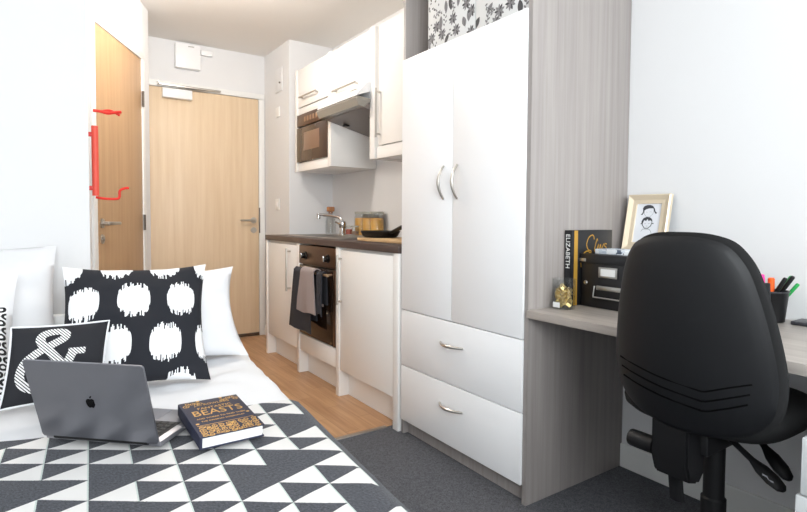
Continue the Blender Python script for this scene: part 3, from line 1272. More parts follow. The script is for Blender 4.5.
PASTA = mat('yellow_pasta', rgb(222, 168, 70), .6)
nt, p = nodes(PASTA)
vn = nt.nodes.new('ShaderNodeTexVoronoi')
vn.inputs['Scale'].default_value = 90
nt.links.new(coords(nt, 'Object'), vn.inputs['Vector'])
nt.links.new(ramp(nt, vn.outputs['Distance'], [(.0, rgb(250, 212, 120)), (.6, rgb(206, 146, 54))]), p.inputs['Base Color'])
SPICE = mat('red_spice', rgb(170, 84, 66), .8)
LIDG = mat('grey_clip_lid', rgb(178, 178, 168), .3, .2)
for k, (yy, lab) in enumerate(((3.395, 'tall glass jar of pasta, farthest of three by the tap'), (3.285, 'tall glass jar of pasta, middle one of three on the worktop'), (3.175, 'tall glass jar of pasta, nearest the wardrobe of three'))):
    jar('storage_jar', (1.945, yy, WZ + .0005), .052, .16, lab, 'jar', PASTA, LIDG, 'pasta jars on the worktop', .016, .80)
jar('spice_jar', (1.80, 3.315, WZ + .010), .026, .058, 'small glass jar of red spice beside the tap', 'jar', SPICE, LIDG, 'spice jars by the tap', .010, .7)
jar('spice_jar', (1.80, 3.225, WZ + .010), .026, .058, 'small glass spice jar between the red one and the frying pan', 'jar', mat('brown_spice', rgb(150, 120, 100), .8), LIDG, 'spice jars by the tap', .010, .5)
# corked bottle
bt = thing('bottle', 'tall clear glass bottle with a cork standing behind the tap', 'bottle', (1.955, 3.915, WZ + .0005))
obj('glass_body', lathe(B(), [(0, 0), (.04, 0), (.042, .01), (.042, .10), (.034, .125), (.020, .145), (.020, .180), (.017, .180), (.017, .145), (.03, .123), (.039, .10), (.039, .012), (0, .012)], bt.location, 28), GLASS, bt)
obj('cork', lathe(B(), [(0, .165), (.0165, .165), (.0165, .181), (.031, .183), (.032, .216), (.029, .22), (0, .22)], bt.location, 24), CORK, bt)
# board and pan
single('chopping_board', bx(1.53, 1.80, 2.20, 2.72, WZ + .0005, WZ + .018, .004), grain('pale_board_wood', rgb(206, 168, 120), rgb(226, 192, 148), (30, 3, 30), .55), 'pale wooden chopping board at the wardrobe end of the worktop', 'chopping board')
pn = thing('frying_pan', 'black frying pan resting on the pale chopping board', 'pan', (1.66, 2.67, WZ + .0185))
pc = Vector((1.66, 2.67, WZ + .0188))
obj('body', lathe(B(), [(0, 0), (.092, 0), (.103, .008), (.118, .036), (.114, .038), (.100, .011), (.09, .006), (0, .006)], pc, 36), BLACK, pn)
bm = B()
tube(bm, [pc + Vector((0, -.11, .03)), pc + Vector((-.005, -.17, .045)), pc + Vector((-.01, -.24, .064)), pc + Vector((-.015, -.33, .074))], [.011, .012, .014, .012], 12, flat=(1.3, .8))
obj('handle', bm, BLACK, pn)

# ------------------------------------------------------------------ kitchen: wall units
XU = 1.655
U0, U1 = 1.391, 2.168
mc = thing('wall_cabinet', 'white wall cupboard with a lift-up flap above the microwave', 'cabinet', (1.85, 3.6, U0))
obj('side_panel', bx(XU - .010, XR - .002, 3.292, 3.340, U0, U1, .0015), CREAM, mc)
obj('side_panel', bx(XU - .010, XR - .002, 3.874, 3.905, U0, U1, .0015), CREAM, mc)
obj('bottom_shelf', bx(XU, XR - .002, 3.342, 3.872, U0, U0 + .066, .002), CREAM, mc)
obj('top_panel', bx(XU + .02, XR - .002, 3.342, 3.872, U1 - .02, U1 - .002), CREAM, mc)
obj('rail', bx(XU + .004, XR - .002, 3.342, 3.872, 1.822, 1.872, .002), CREAM, mc)
obj('back_panel', bx(XR - .012, XR - .003, 3.342, 3.872, U0 + .067, U1 - .021), CREAM, mc)
f_ = obj('flap_door', bx(XU - .001, XU + .018, 3.346, 3.870, 1.879, U1 - .002, .002), CREAM, mc)
bar_handle(f_, (XU, 3.50, 1.942), (XU, 3.80, 1.942), (-.028, 0, 0))
mw = thing('microwave', 'dark built-in microwave in the open niche of the wall cupboard', 'microwave', (1.8, 3.62, U0 + .068))
obj('body', bx(XU + .012, 1.96, 3.348, 3.868, U0 + .067, 1.818), DKSTEEL, mw)
obj('control_panel', bx(XU - .012, XU + .012, 3.348, 3.868, 1.728, 1.818, .003), BRONZE, mw)
bm = B()
for k in range(5):
    box(bm, XU - .015, XU - .012, 3.50 + k * .05, 3.53 + k * .05, 1.755, 1.79, .001)
obj('buttons', bm, mat('tan_buttons', rgb(168, 132, 104), .4), mw)
dr = obj('door', bx(XU - .012, XU + .012, 3.348, 3.868, U0 + .069, 1.718, .003), MWGLASS, mw)
obj('window', bx(XU - .0135, XU - .0115, 3.47, 3.74, 1.54, 1.675, .001), MWWIN, dr)
obj('trim_strip', bx(XU - .0135, XU - .011, 3.79, 3.868, U0 + .069, 1.718, .001), DKSTEEL, dr)
hc = thing('wall_cabinet', 'white wall cupboard above the cooker hood', 'cabinet', (1.85, 3.03, 1.8))
obj('carcass', bx(XU + .02, XR - .002, 2.778, 3.290, 1.80, U1 - .002), CREAM, hc)
f_ = obj('door', bx(XU, XU + .019, 2.782, 3.286, 1.858, U1 - .002, .002), CREAM, hc)
bar_handle(f_, (XU, 2.92, 1.882), (XU, 3.24, 1.882), (-.028, 0, 0))

hd = thing('cooker_hood', 'white cooker hood with a tilted visor and grey filter', 'cooker hood', (1.8, 3.03, 1.7))
HZ = 1.742
prof = [(XR - .004, 1.60), (XU + .0, 1.70), (1.645, 1.715), (1.585, 1.795), (1.60, 1.835), (1.645, 1.856), (XR - .004, 1.856)]
bm = B()
prism(bm, [(a, b) for a, b in ((XR - .004, 1.640), (XU + .004, 1.745), (XU - .01, 1.757), (XU - .01, 1.797 + .001), (XR - .004, 1.797 + .001))], (0, 2.782, 0), (1, 0, 0), (0, 0, 1), (0, 1, 0), .504)
obj('body', bm, WHITE, hd)
bm = B()
prism(bm, [(1.66, 1.856), (1.625, 1.852), (1.555, 1.775), (1.55, 1.762), (1.66, 1.80)], (0, 2.766, 0), (1, 0, 0), (0, 0, 1), (0, 1, 0), .570 - .03)
obj('front_panel', bm, WHITE, hd)
SMOKE = mat('grey_visor', rgb(150, 146, 138), .25, .2)
bm = B()
prism(bm, [(1.552, 1.760), (1.545, 1.748), (1.565, 1.705), (1.60, 1.70), (1.652, 1.74), (1.652, 1.752)], (0, 2.766, 0), (1, 0, 0), (0, 0, 1), (0, 1, 0), .575 - .03)
vz = obj('visor', bm, SMOKE, hd)
FILT = mat('grey_metal_filter', rgb(128, 120, 116), .4, .5)
bm = B()
prism(bm, [(1.60, 1.698), (XR - .01, 1.60), (XR - .01, 1.636), (1.655, 1.738)], (0, 2.772, 0), (1, 0, 0), (0, 0, 1), (0, 1, 0), .516)
obj('filter', bm, FILT, hd)
for yy in (2.85, 3.2):
    obj('clip', bx(1.70, 1.74, yy, yy + .03, 1.655, 1.668, .003), BLACK, hd)

bm = B()
box(bm, -.04, .04, -.0, .0012, -.006, .006)
bmesh.ops.transform(bm, matrix=Matrix.Translation((1.588, 2.87, 1.813)) @ Matrix.Rotation(math.radians(-42), 4, 'Y') @ Matrix.Rotation(PI / 2, 4, 'Z'), verts=bm.verts[:])
obj('control_strip', bm, LIDG, hd)

rc_ = thing('wall_cabinet', 'tall white wall cupboard between the hood and the wardrobe', 'cabinet', (1.85, 2.44, U0))
obj('side_panel', bx(XU - .010, XR - .002, 2.716, 2.774, U0, U1, .0015), CREAM, rc_)
obj('carcass', bx(XU + .02, XR - .002, 2.104, 2.714, U0 + .004, U1 - .002), CREAM, rc_)
f_ = obj('door', bx(XU - .001, XU + .018, 2.106, 2.690, 1.466, U1 - .002, .002), CREAM, rc_)
bar_handle(f_, (XU, 2.672, 1.51), (XU, 2.672, 1.795), (-.03, 0, 0))
obj('pelmet', bx(XU + .004, XU + .02, 2.104, 2.712, U0, 1.46, .002), CREAM, rc_)

# ------------------------------------------------------------------ wardrobe
WY0, WY1, WXF = 1.296, 2.094, 1.418
wd = thing('wardrobe', 'white-fronted two-door wardrobe with grey wood sides and two drawers', 'wardrobe', (1.7, 1.7, 0))
obj('side_panel', bx(WXF + .008, XR - .002, WY0, WY0 + .02, .002, ZC - .004, .001), GREYWOOD, wd)
obj('side_panel', bx(WXF + .008, XR - .002, WY1 - .018, WY1, .002, ZC - .004, .001), GREYWOOD, wd)
obj('shelf', bx(WXF + .02, XR - .002, WY0 + .02, WY1 - .018, 1.755, 1.775), GREYWOOD, wd)
obj('back_panel', bx(XR - .012, XR - .003, WY0 + .02, WY1 - .018, .05, ZC - .004), GREYWOOD, wd)
obj('plinth', bx(WXF + .035, WXF + .05, WY0 + .02, WY1 - .018, .002, .075), GREYWOOD, wd)
obj('carcass', bx(WXF + .03, XR - .014, WY0 + .0205, WY1 - .0185, .08, 1.754), GREYWOOD, wd)


def bow_handle(parent, c, axis, L=.14, depth=.03, ru=.006):
    c, a = Vector(c), Vector(axis)
    pts = []
    for k in range(15):
        t = -1 + 2 * k / 14
        pts.append(c + a * t * L / 2 + Vector((-depth * (1 - t * t) - .002, 0, 0)))
    bm = tube(B(), pts, [.0045 + .003 * (1 - abs(-1 + 2 * k / 14)) for k in range(15)], 10)
    return obj('handle', bm, STEEL, parent)


ym = 1.716
for (a, b, hy) in ((WY0 + .004, ym - .0015, 1.683), (ym + .0015, WY1 - .004, 1.772)):
    d_ = obj('door', bx(WXF, WXF + .018, a + .016 if a < 1.4 else a, b, .606, 1.778, .0015), WHITE, wd)
    bow_handle(d_, (WXF, hy, 1.19), (0, 0, 1))
for (a, b, hz) in ((.338, .602, .506), (.072, .334, .24)):
    d_ = obj('drawer_front', bx(WXF, WXF + .018, WY0 + .020, WY1 - .004, a, b, .0015), WHITE, wd)
    bow_handle(d_, (WXF, 1.71, hz), (0, 1, 0), .15)

# floral boxes on top
FLW = mat('white_card', rgb(222, 222, 221), .7)
INK = mat('grey_black_ink', rgb(70, 68, 70), .7)
INK2 = mat('mid_grey_ink', rgb(128, 126, 128), .7)


def leaf_poly(cx, cy, L, W_, a, n=8):
    pts = []
    for k in range(n + 1):
        t = k / n
        pts.append((t * L, W_ * math.sin(PI * t) ** .8))
    for k in range(1, n):
        t = 1 - k / n
        pts.append((t * L, -W_ * math.sin(PI * t) ** .8))
    c, s = math.cos(a), math.sin(a)
    return [(cx + x * c - y * s, cy + x * s + y * c) for x, y in pts]


def floral(bm, y0, y1, z0, z1, x, seed):
    """leaves, sprigs and flowers printed on the front; material 1 dark, 2 mid grey"""
    rn = random.Random(seed)

    def put(P, k, lift):
        cl = [(min(max(p_[0], y0 + .001), y1 - .001), min(max(p_[1], z0 + .001), z1 - .001)) for p_ in P]
        if max(c[0] for c in cl) - min(c[0] for c in cl) < .003 or max(c[1] for c in cl) - min(c[1] for c in cl) < .003:
            return
        f = bm.faces.new([bm.verts.new((x - lift, c[0], c[1])) for c in cl])
        f.material_index = k + 1
    lift = .0005
    z, j = z0 + .012, 0
    while z < z1:
        y = y0 + .02 + (.028 if j % 2 else 0)
        while y < y1:
            yy, zz = y + rn.uniform(-.012, .012), z + rn.uniform(-.01, .01)
            t = rn.random()
            lift += .00001
            if t < .42:
                a = rn.uniform(.8, 2.2) * rn.choice((1, -1))
                L = rn.uniform(.045, .065)
                put(leaf_poly(yy, zz, L, rn.uniform(.009, .014), a), rn.choice((0, 1, 1)), lift)
                put(leaf_poly(yy, zz, L * 1.2, .0012, a, 4), 0, lift + .00003)
            elif t < .66:
                a = rn.uniform(0, 6.3)
                for k in range(6):
                    ax, az = yy + math.cos(a) * .010 * k, zz + math.sin(a) * .010 * k
                    put(leaf_poly(ax, az, .016, .0042, a + (.9 if k % 2 else -.9), 4), 1, lift)
                put(leaf_poly(yy, zz, .068, .0013, a, 4), 0, lift)
            elif t < .88:
                for k in range(9):
                    put(leaf_poly(yy, zz, .028, .0055, k * 2 * PI / 9 + rn.random() * .2, 5), (k % 3 > 0) * 1, lift + k * .00001)
            else:
                for k in range(5):
                    put(leaf_poly(yy + rn.uniform(-.02, .02), zz + rn.uniform(-.02, .02), .013, .004, rn.uniform(0, 6), 4), rn.randint(0, 1), lift)
            y += .056
        z += .044
        j += 1


for k, (a, b, lab) in enumerate(((1.622, 1.933, 'floral-print storage box on top of the wardrobe, nearer the kitchen'), (1.322, 1.616, 'floral-print storage box on top of the wardrobe, nearer the desk'))):
    sb = thing('storage_box', lab, 'box', (1.6, (a + b) / 2, 1.776), 0, 'floral boxes on the wardrobe')
    bm = bx(1.448, 1.80, a, b, 1.776, 2.04, .002)
    floral(bm, a, b, 1.776, 2.04, 1.448, 5 + k)
    obj('box_body', bm, [FLW, INK, INK2], sb)
    bm = bx(1.444, 1.804, a - .002, b + .002, 2.04, 2.085, .002)
    floral(bm, a, b, 2.04, 2.085, 1.444, 15 + k)
    obj('lid', bm, [FLW, INK, INK2], sb)

# ------------------------------------------------------------------ desk
DXF = 1.414
DZT = .716
dk = thing('desk', 'grey wood desk along the right wall beside the wardrobe', 'desk', (1.7, .4, 0))
obj('desktop', bx(DXF, XR - .002, -.75, WY0 - .001, DZT - .028, DZT, .002), GREYWOOD_Y, dk)
obj('back_rail', bx(1.93, 1.948, -.75, WY0 - .002, .58, DZT - .029), GREYWOOD_Y, dk)
obj('end_panel', bx(DXF + .02, XR - .002, -.75, -.73, .002, DZT - .029), GREYWOOD, dk)
PEDW = mat('pale_grey_laminate', rgb(206, 210, 212), .4)
ps = thing('drawer_pedestal', 'white drawer pedestal at the right edge of the photo, beside the chair', 'drawers', (1.55, .22, 0))
PX0, PY1 = 1.30, .428
obj('body', bx(PX0 + .02, PX0 + .50, .02, PY1, .03, .588, .002), PEDW, ps)
for a, b in ((.034, .246), (.25, .464), (.468, .588)):
    f_ = obj('drawer_front', bx(PX0, PX0 + .019, .018, PY1 + (.008 if b < .47 else 0), a, b, .002), PEDW, ps)
    bow_handle(f_, (PX0, .22, (a + b) / 2 + .02), (0, 1, 0), .12)
for xx in (PX0 + .06, PX0 + .45):
    for yy in (.06, PY1 - .04):
        obj('castor', lathe(B(), [(0, -.01), (.016, -.01), (.016, .01), (0, .01)], (xx, yy, .018), 14, (0, 1, 0)), BLACK, ps)

# ------------------------------------------------------------------ things on the desk
DT = DZT + .0006
# glass jar of gold clips
jr = thing('glass_jar', 'small clear glass jar of gold clips on the desk by the wardrobe', 'jar', (1.556, 1.248, DT))
jc = Vector((1.556, 1.248, DT))
obj('glass_body', lathe(B(), [(0, 0), (.038, 0), (.041, .004), (.041, .104), (.043, .106), (.043, .108), (.038, .108), (.038, .008), (0, .008)], jc, 30), GLASS, jr)
obj('paper_label', bx(jc.x - .0432, jc.x - .0418, jc.y - .017, jc.y + .012, jc.z + .008, jc.z + .026), PAPER, jr, label='small white paper label')
GCLIP = mat('pale_gold_metal', rgb(222, 196, 132), .3, .75)
rn = random.Random(11)
proto = None
for k in range(26):
    lay = k // 6
    a = k * 2.4
    rad = .021 if k % 6 else .004
    loc = Vector((jc.x + rad * math.cos(a), jc.y + rad * math.sin(a), jc.z + .016 + lay * .0145))
    if proto is None:
        bm = B()
        prism(bm, [(-.008, 0), (.008, 0), (.002, .010), (-.002, .010)], (0, -.0085, -.005), (1, 0, 0), (0, 0, 1), (0, 1, 0), .017)
        for s_ in (-1, 1):
            tube(bm, smooth_path([(s_ * .003, -.005, .004), (s_ * .006, -.006, .011), (s_ * .007, 0, .0145), (s_ * .006, .006, .011), (s_ * .003, .005, .004)], 3), .0009, 5)
        proto = obj('binder_clip', bm, GCLIP)
        o = proto
    else:
        o = proto.copy()
        COL.objects.link(o)
    o.location = loc
    o.rotation_euler = (rn.uniform(-1, 1), rn.uniform(-1, 1), rn.uniform(0, 6))
    tag(o, 'gold binder clip in the heap inside the glass jar', 'clip', 'gold clips in the glass jar')

# black document box
BXF = 1.667
db = thing('document_box', 'black document box with metal label holder and handle on the desk', 'box', (1.83, 1.14, DT))
BLKCARD = mat('black_card', rgb(26, 26, 29), .42)
obj('box_body', bx(BXF, 1.995, .975, 1.258, DT, DT + .178, .002), BLKCARD, db)
ld = obj('lid', bx(BXF - .004, 1.997, .972, 1.262, DT + .160, DT + .194, .002), BLKCARD, db)
SILV = mat('nickel', rgb(190, 188, 184), .3, .9)
bm = B()
box(bm, BXF - .007, BXF - .0035, 1.105, 1.180, DT + .112, DT + .150, .001)
lh = obj('label_holder', bm, SILV, db)
obj('paper_label', bx(BXF - .0078, BXF - .0069, 1.112, 1.170, DT + .119, DT + .144), PAPER, lh)
bm = B()
box(bm, BXF - .005, BXF + .001, 1.085, 1.190, DT + .066, DT + .082, .002)
tube(bm, [(BXF - .007, 1.195, DT + .080), (BXF - .014, 1.195, DT + .04), (BXF - .014, 1.08, DT + .04), (BXF - .007, 1.08, DT + .080)], .003, 8)
obj('handle', bm, SILV, db)
obj('stud', lathe(B(), [(0, 0), (.008, 0), (.006, .004), (0, .005)], (BXF, 1.238, DT + .088), 16, (-1, 0, 0)), SILV, db)
obj('corner_clip', bx(BXF - .0065, BXF - .002, 1.236, 1.263, DT + .166, DT + .178, .001), SILV, db)

# standing black book beside the box
bk2 = thing('book', 'black hardback book with gold script standing against the wardrobe side', 'book', (1.73, 1.28, DT))
bx0, bx1, by0, by1 = 1.612, 1.862, 1.264, 1.292
BTOP = DT + .281
KCOV = mat('black_book_cover', rgb(24, 25, 29), .4)
bm = B()
box(bm, bx0, bx1, by0, by0 + .003, DT, BTOP, .0008)
box(bm, bx0, bx1, by1 - .003, by1, DT, BTOP, .0008)
box(bm, bx0, bx0 + .004, by0, by1, DT, BTOP, .001)
obj('cover', bm, KCOV, bk2)
obj('pages', bx(bx0 + .004, bx1 - .004, by0 + .003, by1 - .003, DT + .003, BTOP - .004), PAPER, bk2)
GOLDB = mat('yellow_gold_band', rgb(208, 160, 66), .4, .35)
obj('band', bx(bx0 + .018, bx0 + .038, by0 - .0012, by0 + .001, DT + .001, BTOP - .001), GOLDB, bk2, label='yellow-gold vertical band')
bm = B()


def scr(x, y):
    """script study pixel -> point on the book's front"""
    return (bx0 + .038 + (x - 220) * .00053, BTOP - (y - 108) * .00051)


fs = lambda u, v: Vector((u, by0 - .0006, v))
for pts, wd_ in (
    ([(404, 178), (400, 156), (383, 145), (345, 162), (322, 203), (326, 236), (346, 256), (366, 262), (372, 272), (358, 277), (345, 266)], .0044),
    ([(345, 262), (310, 268), (280, 292), (260, 335), (262, 380)], .0055),
    ([(328, 385), (330, 340), (352, 304), (384, 300), (398, 330), (388, 370)], .0044),
    ([(444, 192), (447, 184), (438, 176), (423, 214), (411, 258), (422, 268), (442, 246)], .0036),
    ([(442, 246), (458, 214), (450, 258), (466, 254), (480, 216), (488, 256), (508, 232), (520, 212)], .0036),
    ([(556, 218), (536, 212), (530, 230), (550, 244), (544, 262), (522, 258)], .0036)):
    q = [(v_.x, v_.y) for v_ in smooth_path([(a, b, 0) for a, b in pts], 6)]
    stroke(bm, [scr(*a) for a in q], wd_, fs)
obj('gold_script', bm, GOLDB, bk2, smooth=False)
bm = B()
text_into(bm, 'ELIZABETH', .026, (bx0 - .0004, (by0 + by1) / 2, BTOP - .078), (0, 0, -1), (0, -1, 0), .0006)
obj('spine_lettering', bm, PAPER, bk2, smooth=False)

# patterned notebooks on the box
BT2 = DT + .1946
PATT = mat('blue_white_check', rgb(220, 226, 234), .6)
nt, p = nodes(PATT)
ck = nt.nodes.new('ShaderNodeTexVoronoi')
ck.distance = 'CHEBYCHEV'
ck.inputs['Scale'].default_value = 62
nt.links.new(coords(nt, 'Object'), ck.inputs['Vector'])
sc_ = nt.nodes.new('ShaderNodeSeparateColor')
nt.links.new(ck.outputs['Color'], sc_.inputs[0])
nt.links.new(ramp(nt, sc_.outputs[0], [(0, rgb(40, 44, 56)), (.25, rgb(150, 170, 196)), (.45, rgb(228, 234, 240)), (1, rgb(240, 242, 245))]), p.inputs['Base Color'])
single('notebook', bx(1.70, 1.80, 1.03, 1.225, BT2, BT2 + .018, .002), PATT, 'small blue and white patterned notebook lying on the black document box', 'notebook')

# picture frame leaning on the wall, standing on the box
pf = thing('picture_frame', 'pale gold picture frame with a drawing of two children, behind the desk chair', 'picture frame', (1.96, 1.19, BT2))
fb, ft = Vector((1.945, 0, BT2 + .001)), Vector((1.992, 0, BT2 + .224))
FV = (ft - fb)
FH = FV.length
FV.normalize()
FU = Vector((0, -1, 0))
FN = FU.cross(FV)                       # out, towards -x
if FN.x > 0:
    FN = -FN
FY0, FW = 1.268, .176
FO = Vector((fb.x, FY0, fb.z))
FR = mat('champagne_gold', rgb(232, 216, 190), .3, .3)
bm = B()
fw_ = .036


def fpt(u, v, n):
    return FO + FU * u + FV * v + FN * n


outer = [(0, 0), (FW, 0), (FW, FH), (0, FH)]
inner = [(fw_, fw_), (FW - fw_, fw_), (FW - fw_, FH - fw_), (fw_, FH - fw_)]
mid1 = [(a + (c - a) * .12, b + (d - b) * .12) for (a, b), (c, d) in zip(outer, inner)]
mid2 = [(a + (c - a) * .6, b + (d - b) * .6) for (a, b), (c, d) in zip(outer, inner)]
rings = [[bm.verts.new(fpt(a, b, n_)) for a, b in rr_] for rr_, n_ in ((outer, -.0), (outer, .016), (mid1, .020), (mid2, .011), (inner, .010), (inner, .002))]
for a, b in zip(rings, rings[1:]):
    for k in range(4):
        bm.faces.new((a[k], a[(k + 1) % 4], b[(k + 1) % 4], b[k]))
obj('frame', bm, FR, pf, smooth=False)
bm = B()
bm.faces.new([bm.verts.new(fpt(a, b, .001)) for a, b in outer])
obj('backing', bm, BLACK, pf, smooth=False)
bm = B()
bm.faces.new([bm.verts.new(fpt(a, b, .004)) for a, b in inner])
pr = obj('print', bm, mat('print_paper', rgb(232, 234, 240), .7), pf, smooth=False)
bm = B()
cu0, ct = FW / 2, FH - fw_


def ff(n_=.0046):
    return lambda u, v: fpt(cu0 + u, ct + v, n_)


def poly(bm, pts, n_=.0046):
    f = bm.faces.new([bm.verts.new(fpt(cu0 + a, ct + b, n_)) for a, b in pts])


# upper child: bob hair with flicked ends
cap = [(-.027, -.020), (-.022, -.010), (-.010, -.005), (.004, -.005), (.016, -.010), (.022, -.020), (.012, -.018), (0, -.0185), (-.012, -.022), (-.02, -.028)]
poly(bm, cap)
stroke(bm, [(-.022, -.022), (-.022, -.034), (-.026, -.043), (-.031, -.042)], .005, ff())
stroke(bm, [(.020, -.018), (.024, -.030), (.030, -.038), (.034, -.036)], .005, ff())
stroke(bm, [(-.019, -.028), (-.017, -.042), (-.008, -.052), (.008, -.052), (.018, -.042), (.02, -.028)], .0008, ff())
# lower child: fringe and a round face
cap2 = [(-.024, -.068), (-.018, -.058), (-.006, -.053), (.008, -.054), (.018, -.062), (.021, -.074), (.012, -.066), (.004, -.069), (0, -.061), (-.006, -.069), (-.014, -.066), (-.019, -.080), (-.024, -.078)]
poly(bm, cap2)
stroke(bm, [(-.020, -.074), (-.019, -.086), (-.009, -.098), (.005, -.098), (.016, -.088), (.019, -.074)], .003, ff())
stroke(bm, [(-.022, -.078), (-.026, -.082)], .004, ff())
stroke(bm, [(.021, -.078), (.026, -.080)], .004, ff())
for sx_ in (-.008, .008):
    stroke(bm, [(sx_ - .003, -.079), (sx_, -.081), (sx_ + .003, -.079)], .0009, ff())
    stroke(bm, [(sx_ - .003, -.032), (sx_, -.034), (sx_ + .003, -.032)], .0008, ff())
stroke(bm, [(-.003, -.089), (0, -.090), (.003, -.089)], .0009, ff())
stroke(bm, [(-.022, -.112), (-.016, -.102), (.012, -.102), (.02, -.112), (.024, -.13)], .0012, ff())
obj('drawing', bm, mat('drawing_ink', rgb(62, 64, 70), .7), pr, smooth=False)

# pen cup and pens
pcx, pcy = 1.925, .735
pcup = thing('pen_cup', 'black pen cup on the desk against the right wall', 'pen cup', (pcx, pcy, DT))
obj('cup', lathe(B(), [(0, 0), (.040, 0), (.043, .003), (.052, .095), (.054, .098), (.050, .098), (.041, .006), (0, .006)], (pcx, pcy, DT), 32), mat('black_mesh_metal', rgb(28, 28, 30), .4, .4), pcup)
obj('rim', lathe(B(), [(.0515, .094), (.0545, .0955), (.0545, .0995), (.0500, .0995)], (pcx, pcy, DT), 32, cap=False), mat('dark_grey_rim', rgb(60, 60, 64), .35, .5), pcup)


def pen(name, base, tip, lab, body, capm, r=.0055, caplen=.045, cat='pen'):
    b, t = Vector(base), Vector(tip)
    d = (t - b)
    L = d.length
    d.normalize()
    root = thing(name, lab, cat, tuple(b))
    obj('barrel', lathe(B(), [(0, 0), (r * .6, .002), (r, .012), (r, L - caplen), (0, L - caplen)], b, 14, d), body, root)
    obj('cap', lathe(B(), [(0, 0), (r * 1.12, 0), (r * 1.12, caplen - .003), (r * .8, caplen), (0, caplen)], b + d * (L - caplen), 14, d), capm, root)
    return root


PINK = mat('neon_pink', rgb(246, 64, 160), .4)
ORNG = mat('neon_orange', rgb(255, 104, 40), .4)
GRN = mat('green_plastic', rgb(30, 158, 76), .4)
pz = DT + .008
pen('highlighter', (pcx - .010, pcy + .008, pz), (pcx - .030, pcy + .014, DT + .150), 'highlighter with a neon pink end in the pen cup', PINK, PINK, .0085, .040, 'highlighter')
pen('highlighter', (pcx - .010, pcy - .010, pz), (pcx - .022, pcy - .012, DT + .141), 'highlighter with a neon orange end in the pen cup', ORNG, ORNG, .0085, .036, 'highlighter')
pen('pen', (pcx + .004, pcy + .002, pz), (pcx - .030, pcy - .002, DT + .118), 'black pen standing between the pink and orange highlighters', BLACK, BLACK, .005)
pen('pen', (pcx + .012, pcy + .020, pz), (pcx + .006, pcy - .058, DT + .148), 'green felt pen leaning to the right in the pen cup', GRN, GRN, .0062)
pen('pen', (pcx - .002, pcy + .018, pz), (pcx - .012, pcy - .068, DT + .150), 'black pen leaning farthest to the right in the pen cup', BLACK, BLACK, .0055)
pen('pen', (pcx - .016, pcy + .022, pz), (pcx - .024, pcy - .052, DT + .144), 'black pen leaning right in front of the green one', BLACK, BLACK, .0055)
pen('pen', (pcx + .024, pcy + .010, pz), (pcx + .034, pcy - .066, DT + .124), 'green pen leaning right behind the black ones', GRN, GRN, .005)
single('phone', bx(-.004, .004, -.03, .03, 0, .128, .002, M=Matrix.Translation((pcx - .075, pcy - .006, DT)) @ Matrix.Rotation(math.radians(-3), 4, 'X')), mat('dark_slate_plastic', rgb(34, 36, 38), .4), 'flat dark slab standing on edge beside the pen cup', 'phone')

# flat dark folder against the wall
fo = thing('folder', 'flat dark grey folder lying on the desk right of the pen cup', 'folder', (1.94, .6, DT))
obj('cover', bx(1.915, 2.0, .45, .672, DT, DT + .011, .003), mat('dark_grey_plastic', rgb(58, 58, 64), .35), fo)

# ------------------------------------------------------------------ office chair
CY = .681
CXB = 1.285
ch = thing('office_chair', 'black high-back office chair pulled up to the desk, seen from behind', 'chair', (1.46, .68, 0))
half = [(1.010, .0), (1.009, .045), (1.003, .082), (.99, .114), (.965, .137), (.93, .156), (.88, .171), (.82, .185), (.76, .196), (.70, .204), (.65, .205), (.60, .197), (.565, .178), (.54, .148), (.522, .104), (.512, .05), (.510, .0)]
outl = [(h, z) for z, h in half] + [(-h, z) for z, h in half[-2:0:-1]]
ZM = .755


def lean(z):
    return -.035 * ((z - .62) / .39) if z > .62 else .012 * ((.62 - z) / .09)


def back_mesh(scale, tr, tf, xoff, bulge):
    bm = B()
    ol = smooth_path([(h, z, 0) for h, z in outl], 3, True)
    rr_ = [0, .25, .5, .7, .85, .93, .97, 1.0]
    def P(a, b, r, side):
        h, z = a * r * scale, ZM + (b - ZM) * r * scale
        cur = .055 * (h / .21) ** 2
        dep = (1 - r ** 6) ** .5
        x = CXB + xoff + cur + lean(z) + (-tr * dep if side < 0 else tf * dep) - (bulge * (1 - r * r) if side < 0 else 0)
        return Vector((x, CY + h, z))
    prev = {}
    n = len(ol)
    ringsets = {}
    for side in (-1, 1):
        rings = []
        for r in rr_[:-1]:
            if r == 0:
                rings.append([bm.verts.new(P(0, ZM, 0, side))])
            else:
                rings.append([bm.verts.new(P(q.x, q.y, r, side)) for q in ol])
        ringsets[side] = rings
    edge = [bm.verts.new(P(q.x, q.y, 1.0, 1)) for q in ol]
    for side in (-1, 1):
        rs = ringsets[side] + [edge]
        for a, b in zip(rs, rs[1:]):
            for k in range(n):
                k2 = (k + 1) % n
                if len(a) == 1:
                    bm.faces.new((a[0], b[k], b[k2]))
                else:
                    bm.faces.new((a[k], a[k2], b[k2], b[k]))
    return bm


bs = obj('back_shell', back_mesh(.965, .020, .014, .0, .006), CHAIRBACK, ch, ang=80)
obj('back_cushion', back_mesh(1.0, .006, .040, .030, .0), SEATFAB, ch, ang=80)


def rear(y, z):
    h = y - CY
    # radius along this direction, to follow the shell surface
    best = min(range(len(outl)), key=lambda i: 0) if False else 0
    cur = .055 * (h / .21) ** 2
    r = min(.95, max(abs(h) / .205, 0))
    dep = (1 - r ** 6) ** .5
    rb = ((h / .21) ** 2 + ((z - ZM) / .25) ** 2) ** .5
    return Vector((CXB + cur + lean(z) - .020 * dep - .006 * max(0, 1 - rb * rb) + .0005, y, z))


